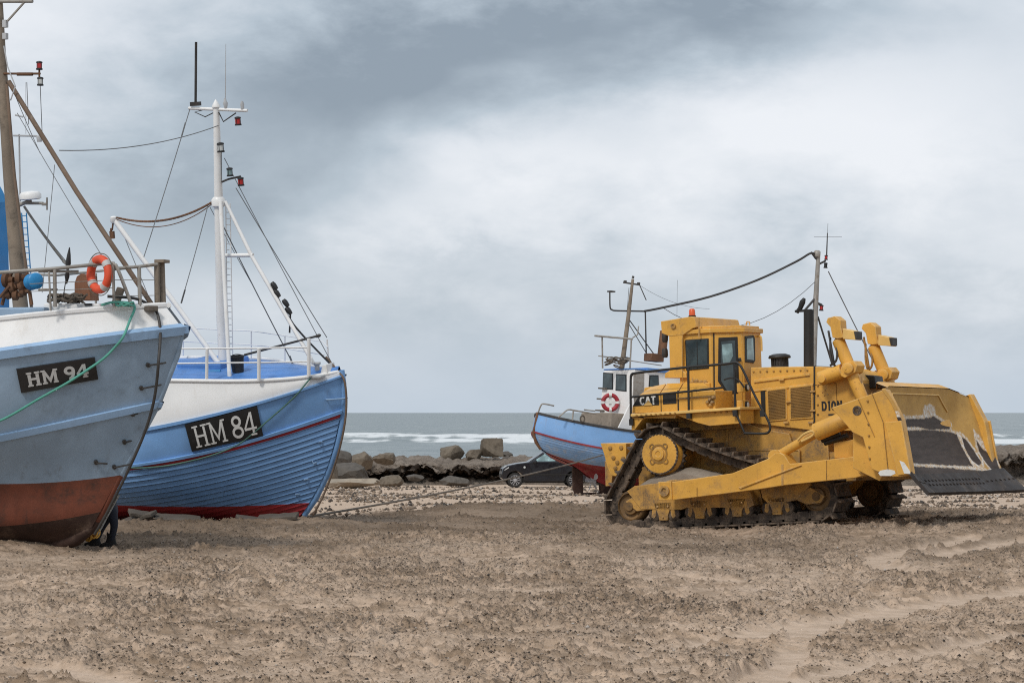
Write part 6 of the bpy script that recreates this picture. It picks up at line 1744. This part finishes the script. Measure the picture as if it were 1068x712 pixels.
def bcol(y, t):
    c = blade_curve(y); t = t * 5; k = min(int(t), 4); f = t - k
    p = [Vector(c[min(max(i, 0), 5)]) for i in (k - 1, k, k + 1, k + 2)]
    if k == 0: r = p[1].lerp(p[2], f)          # flat cutting edge
    else:
        if k == 1: p[0] = p[1] * 2 - p[2]
        r = .5 * ((2 * p[1]) + (p[2] - p[0]) * f + (2 * p[0] - 5 * p[1] + 4 * p[2] - p[3]) * f * f + (3 * p[1] - p[0] - 3 * p[2] + p[3]) * f ** 3)
    # a shallow dip in the outline towards the wing tips
    return Vector((r.x, y, r.y))


ysB = np.concatenate([np.linspace(-2.62, -1.5, 20)[:-1], np.linspace(-1.5, 1.5, 121), np.linspace(1.5, 2.62, 56)[1:]])
tB = np.linspace(.2, 1, 100)
front = [[bcol(float(y), float(t)) for y in ysB] for t in tB]
back = [[p + Vector((-.07, 0, 0)) for p in r] for r in front]
mb = MB(); mb.grid(front); mb.grid(back)
for a, b_ in ((front[0], back[0]), (front[-1], back[-1]), ([r[0] for r in front], [r[0] for r in back]), ([r[-1] for r in front], [r[-1] for r in back])): mb.grid([a, b_])
# wear pattern of the face: bare steel below, pale rim, paint above
mB, ntB, bB = newmat('worn_blade_face'); g = NT(ntB); v = g.obj()
wn_ = g.attr('wear')
n1 = g.noise(v, 3.2, 5, .62); n2 = g.noise(v, 14, 5, .7); n3 = g.noise(g.mapv(v, (2, 2, 14)), 1, 4, .6)
wv = g.math('ADD', wn_, g.math('ADD', g.math('MULTIPLY', g.math('SUBTRACT', n1, .5), .08), g.math('MULTIPLY', g.math('SUBTRACT', n2, .5), .09)))
yl = g.mix(g.ramp(n1, .3, .7), (0.44, 0.25, 0.07), (0.56, 0.33, 0.095)); yl = g.mix(g.math('MULTIPLY', g.ramp(n2, .5, .75), .4), yl, (0.30, 0.17, 0.06))
st_ = g.mix(g.ramp(n3, .3, .7), (0.042, 0.030, 0.024), (0.072, 0.053, 0.044)); st_ = g.mix(g.math('MULTIPLY', g.ramp(n2, .58, .75), .4), st_, (0.12, 0.075, 0.05))
rim = g.mix(g.ramp(n2, .40, .60), (0.52, 0.37, 0.22), (0.70, 0.66, 0.60))
c = g.mix(g.ramp(wv, -.085, -.045), yl, rim); c = g.mix(g.ramp(wv, -.018, .012), c, st_)
sc_ = g.noise(g.mapv(v, (3, 30, 3)), 1, 5, .7); c = g.mix(g.math('MULTIPLY', g.ramp(sc_, .60, .72), .35), c, (0.20, 0.15, 0.11))
g.l(c, bB.inputs['Base Color']); bB.inputs['Roughness'].default_value = .62; bB.inputs['Specular IOR Level'].default_value = .25
g.bump(n2, .25, .01, bB)
bl_ = mb.build('mouldboard', mB, bd, 30, recalc=True)
bl_.data.materials.append(mB)


bvB = bvh_of([bl_])


def on_blade(px, py):
    if px < 950: return (-2.75 if px < 940 else -2.0, D(px, py, -1.0).z)
    h = bvB.ray_cast(CAM, ray(px, py).normalized())[0]
    p = fd.I @ h if h is not None else D(px, py, 2.5)
    return (p.y, p.z)


def sdf(Y, Z, poly):
    """signed distance to an outline, positive inside"""
    dmin = np.full(Y.shape, 9.0); ins = np.zeros(Y.shape, bool)
    for (a, b_) in zip(poly, poly[1:] + poly[:1]):
        ex, ez = b_[0] - a[0], b_[1] - a[1]; t = np.clip(((Y - a[0]) * ex + (Z - a[1]) * ez) / max(1e-9, ex * ex + ez * ez), 0, 1)
        dmin = np.minimum(dmin, np.hypot(Y - a[0] - t * ex, Z - a[1] - t * ez))
        c_ = ((a[1] > Z) != (b_[1] > Z)) & (Y < (b_[0] - a[0]) * (Z - a[1]) / ((b_[1] - a[1]) or 1e-9) + a[0]); ins ^= c_
    return np.where(ins, dmin, -dmin)


STEEL = [[(900, 447), (945, 446.5), (955, 448.5), (975, 448.5), (990, 450), (998, 453), (1003, 465), (1010, 478), (1015, 486), (985, 484.5), (957, 483), (900, 483)],
         [(937, 437), (941, 432.5), (948, 434), (957, 437), (966, 436), (974, 434), (984, 441), (991, 443), (990, 447.5), (980, 447.5), (972, 448), (958, 445), (948, 446.5), (938, 445.5)],
         [(1002.5, 454), (1008, 459), (1016, 470), (1024, 482), (1021, 485), (1014, 480), (1007, 468)],
         [(1018.5, 459), (1024, 467), (1029.5, 471), (1033, 460), (1038, 476), (1042.5, 494), (1036, 491), (1028, 482), (1021, 470)],
         [(900, 487), (957, 486.5), (990, 488), (1018, 490), (1050, 494), (1050, 500), (900, 500)]]
PALE = [[(961, 436), (964, 423), (970, 420.5), (975, 424), (977, 436), (970, 440)], [(932, 431), (940, 427), (946, 429), (946, 436), (936, 442)], [(1015, 447), (1020, 452), (1027, 462), (1030, 470), (1021, 466), (1016, 458)]]
co_ = np.array([tuple(v_.co) for v_ in bl_.data.vertices]); Yv_, Zv_ = co_[:, 1], co_[:, 2]
wv_ = np.full(len(co_), -1.0)
for q in STEEL: wv_ = np.maximum(wv_, sdf(Yv_, Zv_, [on_blade(*p) for p in q]))
for q in PALE: wv_ = np.maximum(wv_, np.minimum(sdf(Yv_, Zv_, [on_blade(*p) for p in q]) - .07, -.03))
at = bl_.data.attributes.new('wear', 'FLOAT', 'POINT')
at.data.foreach_set('value', wv_.astype(np.float32))
# cutting edge and end bits
for nm, y0, y1, dy in (('cutting_edge', -1.49, 1.49, 0), ('end_bit', -2.66, -1.50, 0), ('end_bit', 1.50, 2.70, 0)):
    mb = MB(); n = 12; rows_ = []
    for t in (0.0, .07, .14, .215):
        rows_.append([bcol(y0 + (y1 - y0) * i / n, t) + Vector((.012, 0, .008)) for i in range(n + 1)])
    back_ = [[p + Vector((-.045, 0, -.05)) for p in r] for r in rows_]
    mb.grid(rows_); mb.grid(back_)
    for a, b_ in ((rows_[0], back_[0]), (rows_[-1], back_[-1]), ([r[0] for r in rows_], [r[0] for r in back_]), ([r[-1] for r in rows_], [r[-1] for r in back_])): mb.grid([a, b_])
    # (its bolt heads follow)
    for k in range(int((y1 - y0) / .17)):
        for t in ((.09, .14) if nm == 'cutting_edge' else (.11,)):
            yy = y0 + .1 + k * .17; p = bcol(yy, t) + Vector((.014, 0, .012)); mb.lathe(p, (.7, 0, .72), [(.026, 0), (.026, .012), (.012, .016)], 8)
    mb.build(nm, BS, bd, 30)
# top rib and face seams
mb = MB()
for ya, yb, d1, d2 in ((-2.0, -1.35, .55, .93), (-1.35, .95, .93, .93), (.95, 1.42, .93, .80)): mb.tube([bcol(ya, d1) + Vector((.012, 0, 0)), bcol((ya + yb) / 2, (d1 + d2) / 2) + Vector((.012, 0, 0)), bcol(yb, d2) + Vector((.012, 0, 0))], .013, 6)
mb.build('weld_seam', Yp, bd, 50)
mb = MB(); mb.grid([[bcol(float(y), 1.0) + Vector((-.20, 0, dz)) for y in ysB[8:-10]] for dz in (-.02, .10)]); mb.grid([[bcol(float(y), 1.0) + Vector((dx_, 0, .10 if dx_ < -.1 else .015)) for y in ysB[8:-10]] for dx_ in (-.20, .01)]); mb.grid([[bcol(float(y), 1.0) + Vector((dx_, 0, -.02)) for y in ysB[8:-10]] for dx_ in (-.20, .0)])
mb.build('spill_lip', Ye, bd, 30)
# back of the wings and side plates
SP = [(889.5, 450.5), (867.6, 425), (924, 405.6), (940.6, 437.8), (950.8, 494.3), (940, 497), (928, 496.5), (909.6, 489), (900.5, 456)]
P_ = [D(px, py, -2.60) for px, py in SP]
for sgn in (1, -1):
    if sgn == 1: q = P_
    else: q = [Vector((p.x - .28 * max(0, min(1, (p.x - 4.7))), p.y, p.z - .04)) for p in P_]
    mb = MB(); mb.prism([Vector((p.x - .012, p.y * sgn, p.z)) for p in q], (0, .22 * sgn, 0)); sp_ = mb.build('side_plate', Ye, bd, bevel=.015)
    mb = MB()
    mb.prism([Vector((p.x - .012 - (0 if sgn == 1 else .28), p.y * sgn, p.z)) for p in [D(px, py, -2.66) for px, py in [(923, 440), (940.5, 438.5), (950.5, 493.5), (937, 495.5)]]], (0, .06 * sgn, 0)); mb.build('wear_plate', Ye, sp_, bevel=.01)
    if sgn == 1:
        mb = MB()
        for q_ in ([(916, 493), (918, 490.5), (926, 489), (933, 490.5), (934, 493.5), (929, 496), (918, 496)], ): mb.prism([D(px, py, -2.604) for px, py in q_], (0, .003, 0))
        mb.prism([D(px, py, -2.664) for px, py in [(938, 480), (943, 482), (949, 491), (949.5, 494), (943, 493.5)]], (0, .003, 0))
        each(mb, 'bare_patch', M['letter_white'], sp_)
        mb = MB(); c = D(894, 428, -2.6); mb.lathe((c.x, c.y, c.z), (0, -1, 0), [(.085, 0), (.085, .01), (.055, .01), (.05, -.005)], 18); mb.build('eye', TS, sp_, 40)
mb = MB(); mb.py([(5.0, 1.0), (5.5, .75), (5.6, .95), (5.45, 1.5), (5.3, 2.2), (5.05, 2.05)], -2.40, 2.35); mb.build('blade_back', Ye, bd, bevel=.013)
mirror_plate('blade_bracket', [(893, 458), (903, 455), (908, 488), (897, 482)], -2.05, -1.75, TS, .02)

# ---- ripper at the back
mb = MB(); plate(mb, [(626, 462), (653, 462), (653, 485), (642, 496.5), (637, 495.6), (633, 486), (630, 474)], -.95, .95); rp_ = mb.build('ripper_beam', Ye, bd, bevel=.013)
mb = MB(); plate(mb, [(630.5, 480), (640, 486), (637.5, 506), (631.5, 507)], -.12, .12); mb.build('ripper_shank', Yd, rp_, bevel=.010)
mb = MB()
for (px, py) in [(636.5, 467), (648, 466.5), (650, 478), (644, 482), (642, 488), (640, 477)]: mb.lathe(D(px, py, -.95), (0, -1, 0), [(.042, 0), (.042, .02), (.02, .028)], 12)
each(mb, 'ripper_pin', M['hub_dark'], rp_, 40)
mirror_plate('ripper_link', [(646, 464), (672, 462), (672, 470), (648, 474)], -.80, -.6, Yd, .02)

# bolt heads along the plates
for pts, y, nm in (([(700 + k * 9.5, 512 - k * .9) for k in range(8)], -1.492, 'frame_bolt'), ([(664 + k * 5, 433.2 - k * .3) for k in range(9)], -1.625, 'platform_bolt'), ([(786 + k * 7, 387.5 - k * .2) for k in range(9)], -.722, 'hood_bolt'), ([(853, 402), (853, 412), (853, 422), (853, 432), (853, 442)], -.722, 'hood_bolt'), ([(905 + k * .4, 418 + k * 12) for k in range(6)], -2.612, 'plate_bolt'), ([(746, 430), (752, 429.6), (758, 429.3), (764, 429)], -1.525, 'fender_bolt')):
    mb = MB()
    for px, py in pts: mb.lathe(D(px, py, y), (0, -1, 0), [(.020, -.004), (.020, .014), (.012, .018)], 6)
    each(mb, nm, M['hub_dark'], bd)
# weld and panel seams
for pts, y in (([(840.5, 402), (872, 399.5), (874, 449)], -.724), ([(700, 447), (700, 498)], -.664), ([(730, 446), (731, 497)], -.664), ([(760, 449), (760, 470), (832, 470)], -.744), ([(909, 409), (921, 440), (926, 489)], -2.616), ([(895, 416), (912, 455)], -2.616), ([(712, 352), (712, 399)], -.975), ([(727, 508), (727, 517)], -2.024), ([(862, 479.8), (862, 500)], -2.024)):
    mb = MB(); mb.tube([D(px, py, y) for px, py in pts], .007, 5); mb.build('seam', M['hub_dark'], bd)

# ================================================================== car
YC = 122.0
pc0 = W(536, 508, YC)
fc = Frame((pc0.x, pc0.y, pc0.z), 180 + 4)
car = thing('parked_car', fc.M, 'black five door car parked on the pale sand beyond a boat stern', 'car')
K = lambda px, py, y=.86: fc.y(px, py, y)
P_ = [(.60, .42), (.62, .62), (.56, .86), (.36, 1.0), (-.10, 1.10), (-.62, 1.16), (-.70, 1.18), (-3.05, 1.22), (-3.42, 1.16), (-3.52, .90), (-3.54, .45), (-3.40, .30)]


def arch(cx_, r=.40, z=.36, n=10):
    return [(cx_ - r * math.cos(PI * i / n), max(.28, z + r * math.sin(PI * i / n) - .0)) for i in range(n + 1)]


def prof_():
    p = list(P_)
    p += [(-3.10, .27)] + arch(-2.66) + [(-2.2, .27), (-.45, .27)] + arch(0) + [(.42, .30)]
    return p


mb = MB(); pr_ = prof_()
n = len(pr_); ysec = [(-.87, .965, .0), (-.80, 1.0, .0), (.80, 1.0, 0), (.87, .965, 0)]
mb.py(pr_, -.86, .86)
body = mb.build('body', M['car_black'], car, bevel=.05, seg=3)
mb = MB(); lo = [(-.58, 1.15), (-1.36, 1.66), (-1.75, 1.73), (-2.9, 1.72), (-3.22, 1.60), (-3.46, 1.16)]
a = [Vector((x, -.80 + .18 * (z - 1.15) / .6, z)) for x, z in lo]; b_ = [Vector((x, .80 - .18 * (z - 1.15) / .6, z)) for x, z in lo]
mb.add(a + b_, [tuple(range(6)), tuple(range(11, 5, -1))] + [(i, i + 1, i + 7, i + 6) for i in range(5)] + [(0, 6, 11, 5)])
mb.build('cabin', M['car_black'], car, bevel=.05, seg=3)
for sgn in (1, -1):
    for q in ([(-.82, 1.19), (-1.42, 1.58), (-1.80, 1.64), (-1.82, 1.21)], [(-1.90, 1.21), (-1.88, 1.645), (-2.62, 1.64), (-2.70, 1.22)], [(-2.78, 1.22), (-2.70, 1.63), (-3.0, 1.60), (-3.2, 1.25)]):
        mb = MB(); mb.add([Vector((x, sgn * (.815 - .18 * (z - 1.15) / .6), z)) for x, z in q], [(0, 1, 2, 3)])
        o = mb.build('window', M['green_glass'] if q[0][0] > -1 else M['dark_glass'], car, recalc=False)  # front side window: its pale reflection is painted into the glass colour
    for cx_ in (0, -2.66):
        wy = sgn * .72
        mb = MB(); mb.lathe((cx_, wy, .345), (0, sgn, 0), [(.23, -.1), (.32, -.1), (.345, -.06), (.345, .07), (.32, .105), (.24, .11), (.23, .07)], 32); tyre = mb.build('wheel', M['rubber'], car, 40)
        mb = MB(); mb.lathe((cx_, wy, .345), (0, sgn, 0), [(.24, .02), (.245, .10), (.225, .105), (.22, .04)], 32)
        for k in range(5):
            an = k * 2 * PI / 5 + .3; d_ = Vector((math.cos(an), 0, math.sin(an))); e_ = Vector((-math.sin(an), 0, math.cos(an))); c = Vector((cx_, wy + sgn * .07, .345))
            for w0 in (-1, 1): mb.prism([c + d_ * .04 + e_ * .035 * w0, c + d_ * .04 + e_ * .01 * w0, c + d_ * .23 + e_ * .035 * w0, c + d_ * .23 + e_ * .075 * w0], (0, sgn * .03, 0))
        mb.lathe((cx_, wy + sgn * .06, .345), (0, sgn, 0), [(.07, 0), (.07, .045), (.03, .05)], 16)
        mb.build('rim', M['alloy'], tyre, 40)
        mb = MB(); mb.lathe((cx_, wy - sgn * .05, .345), (0, sgn, 0), [(.02, 0), (.235, 0), (.235, .02), (.02, .02)], 24); mb.build('brake_disc', M['dark_metal'], tyre, 40)
    mb = MB(); mb.prism([(.575, sgn * .52, .74), (.50, sgn * .86, .77), (.28, sgn * .868, .90), (.36, sgn * .62, .97), (.50, sgn * .5, .90)], (0, 0, .05)); mb.build('headlight', M['clear_lens'], car, bevel=.015)
    mb = MB(); mb.lathe((-.88, sgn * .96, 1.18), (0, sgn, 0), [(.03, -.14), (.09, -.1), (.10, .02), (.06, .06)], 14); mb.build('side_mirror', M['car_black'], car, 50)
    mb = MB()
    for x in (-1.55, -2.45): mb.box((x, sgn * .868, 1.04), (.17, .025, .028))
    each(mb, 'door_handle', M['car_black'], car, bevel=.008)
    mb = MB()
    for x in (-.70, -1.85, -2.62): mb.box((x, sgn * .8615, .72), (.012, .004, .72))
    mb.box((-1.5, sgn * .866, .60), (1.9, .02, .05)); each(mb, 'door_seam', M['rubber'], car)
    mb = MB(); mb.lathe((-.42, sgn * .86, .93), (0, sgn, 0), [(.05, 0), (.05, .012), (.03, .014)], 12); mb.build('indicator', M['clear_lens'], car, 40)
mb = MB(); mb.box((-1.3, 0, .34), (3.0, 1.5, .22)); mb.build('underbody', M['rubber'], car)
mb = MB(); mb.box((.60, 0, .52), (.08, 1.3, .16)); mb.box((.58, 0, .80), (.06, .7, .12)); mb.build('radiator_grille', M['rubber'], car, bevel=.02)
mb = MB()
for sgn in (-1, 1): mb.tube([(-1.5, sgn * .56, 1.72), (-1.6, sgn * .56, 1.77), (-2.8, sgn * .56, 1.77), (-2.9, sgn * .56, 1.72)], .018, 6)
each(mb, 'roof_rail', M['dark_metal'], car, 50)

# ================================================================== person bending behind the grey boat's stem
def skin_body(name, joints, bones, mat, root=0, parent=None, sub=2):
    me = bpy.data.meshes.new(name); me.from_pydata([j[0] for j in joints], bones, []); me.materials.append(mat)
    o = bpy.data.objects.new(name, me); COL.objects.link(o)
    if parent: o.parent = parent
    o.modifiers.new('skin', 'SKIN')
    if not me.skin_vertices:
        return o
    for i, j in enumerate(joints):
        me.skin_vertices[0].data[i].radius = j[1]; me.skin_vertices[0].data[i].use_root = (i == root)
    o.modifiers['skin'].use_smooth_shade = True
    s_ = o.modifiers.new('subsurf', 'SUBSURF'); s_.levels = sub; s_.render_levels = sub
    return o


pp = W(110, 562, 44.0)
fp = Frame((pp.x, pp.y, zg(pp.x, pp.y) - .01), 180)      # facing left, x forward
per = thing('person', fp.M, 'person in dark work clothes and boots bending down behind the stem of the grey boat', 'person')
J = [((-.10, 0, .69), (.14, .17)),            # 0 pelvis
     ((-.10, -.11, .63), (.11, .11)), ((.06, -.14, .37), (.068, .07)), ((.19, -.14, .09), (.052, .056)),      # near leg
     ((-.11, .11, .63), (.11, .11)), ((-.17, .14, .37), (.068, .07)), ((-.11, .14, .09), (.052, .056)),         # far leg
     ((.05, 0, .85), (.14, .17)), ((.24, 0, .97), (.145, .19)), ((.38, 0, 1.02), (.12, .16)), ((.47, 0, 1.03), (.06, .065)),
     ((.34, -.21, .98), (.07, .07)), ((.42, -.25, .74), (.05, .052)), ((.52, -.20, .53), (.038, .042)),
     ((.34, .21, .98), (.07, .07)), ((.44, .25, .75), (.05, .052)), ((.54, .18, .55), (.038, .042))]
Bn = [(0, 1), (1, 2), (2, 3), (0, 4), (4, 5), (5, 6), (0, 7), (7, 8), (8, 9), (9, 10), (9, 11), (11, 12), (12, 13), (9, 14), (14, 15), (15, 16)]
skin_body('body', J, Bn, M['navy_cloth'], 0, per)
for (x, y) in ((.19, -.14), (-.11, .14)):
    mb = MB(); rows_ = []
    for k, (z, lx0, lx1, w_) in enumerate([(0, -.10, .19, .052), (.03, -.105, .195, .055), (.07, -.10, .17, .052), (.10, -.085, .09, .05), (.16, -.075, .065, .05), (.24, -.075, .065, .055)]):
        rows_.append([Vector((x + (lx0 + lx1) / 2 + (lx1 - lx0) / 2 * math.cos(a), y + w_ * math.sin(a), z)) for a in [2 * PI * i / 16 for i in range(17)]])
    mb.grid(rows_); mb.add(rows_[0][:-1], [tuple(range(16))]); mb.build('boot', M['rubber'], per, 50)
hd = MB(); hc = Vector((.57, 0, 1.06)); rows_ = []
for i in range(13):
    t = PI * i / 12; rows_.append([hc + Vector((.10 * math.sin(t) * math.cos(a) + (.012 if abs(a) < .4 and 5 < i < 9 else 0), .078 * math.sin(t) * math.sin(a), .118 * math.cos(t))) for a in [2 * PI * k / 20 for k in range(21)]])
hd.grid(rows_); hd.tube([hc + Vector((.09, 0, .03)), hc + Vector((.125, 0, -.025)), hc + Vector((.095, 0, -.035))], [.008, .016, .01], 8)
for s_ in (-1, 1): hd.tube([hc + Vector((-.005, s_ * .075, .02)), hc + Vector((-.005, s_ * .085, -.02))], .014, 8)
head = hd.build('head', M['skin'], per, 60)
mb = MB()
for s_ in (-1, 1): mb.lathe(hc + Vector((.086, s_ * .032, .02)), (1, 0, 0), [(.012, 0), (.008, .008), (.001, .01)], 10)
mb.box(hc + Vector((.085, 0, -.062)), (.02, .045, .008)); mb.build('face_features', M['brown_wood'], head, 50)
mb = MB(); mb.grid([[hc + Vector((-.01, 0, .02)) + Vector((.108 * math.sin(t) * math.cos(a), .088 * math.sin(t) * math.sin(a), .112 * math.cos(t))) for a in [2 * PI * k / 20 for k in range(21)]] for t in [PI * .52 * i / 6 for i in range(7)]]); mb.build('cap', M['navy_cloth'], head, 60)
for (wx, wy, wz, s_) in ((.52, -.20, .53, -1), (.54, .18, .55, 1)):
    j = [((wx, wy, wz), (.026, .03)), ((wx + .05, wy, wz - .06), (.022, .038))]
    bn = [(0, 1)]
    for k in range(4):
        yo = (k - 1.5) * .021; L_ = (.030, .036, .034, .026)[k]
        b0 = len(j); j += [((wx + .065, wy + yo, wz - .085), (.009, .009)), ((wx + .085, wy + yo, wz - .085 - L_), (.0085, .0085)), ((wx + .075, wy + yo, wz - .085 - L_ * 1.9), (.008, .008))]; bn += [(1, b0), (b0, b0 + 1), (b0 + 1, b0 + 2)]
    b0 = len(j); j += [((wx + .045, wy - s_ * .035, wz - .055), (.010, .010)), ((wx + .075, wy - s_ * .05, wz - .085), (.009, .009))]; bn += [(1, b0), (b0, b0 + 1)]
    skin_body('hand', j, bn, M['skin'], 0, per, 1)

# yellow lashing and a pole by the person's feet, at the foot of the grey stem
mb = MB(); rr = random.Random(4); c0 = W(95, 557, 43.2)
for k in range(9):
    c = c0 + Vector((rr.uniform(-.09, .09), rr.uniform(-.06, .06), rr.uniform(-.07, .09))); ax_ = rr.uniform(0, 3)
    mb.tube([c + Vector((.075 * math.cos(t) * math.cos(ax_), .075 * math.cos(t) * math.sin(ax_), .055 * math.sin(t) + .02 * math.sin(2 * t + k))) for t in [i * PI / 6 for i in range(12)]], .018, 7, True)
tag(mb.build('rope_bundle', M['yellow_rope'], None, 50), 'small bundle of yellow rope at the foot of the grey boat stem', 'rope')
mb = MB(); mb.tube([W(122, 514, 43.5), W(110, 536, 43.4), W(99, 557, 43.2)], .022, 8); mb.tube([W(124, 516, 43.55), W(112, 538, 43.45), W(102, 557, 43.25)], .018, 8)
for k in range(6): mb.tube([W(121 - k * 4, 517 + k * 7, 43.5 - k * .05), W(123 - k * 4, 518.5 + k * 7, 43.52 - k * .05)], .012, 6)
tag(mb.build('short_ladder', M['galv'], None, 50), 'narrow pale ladder leaning along the stem of the grey boat in front of the person', 'ladder')
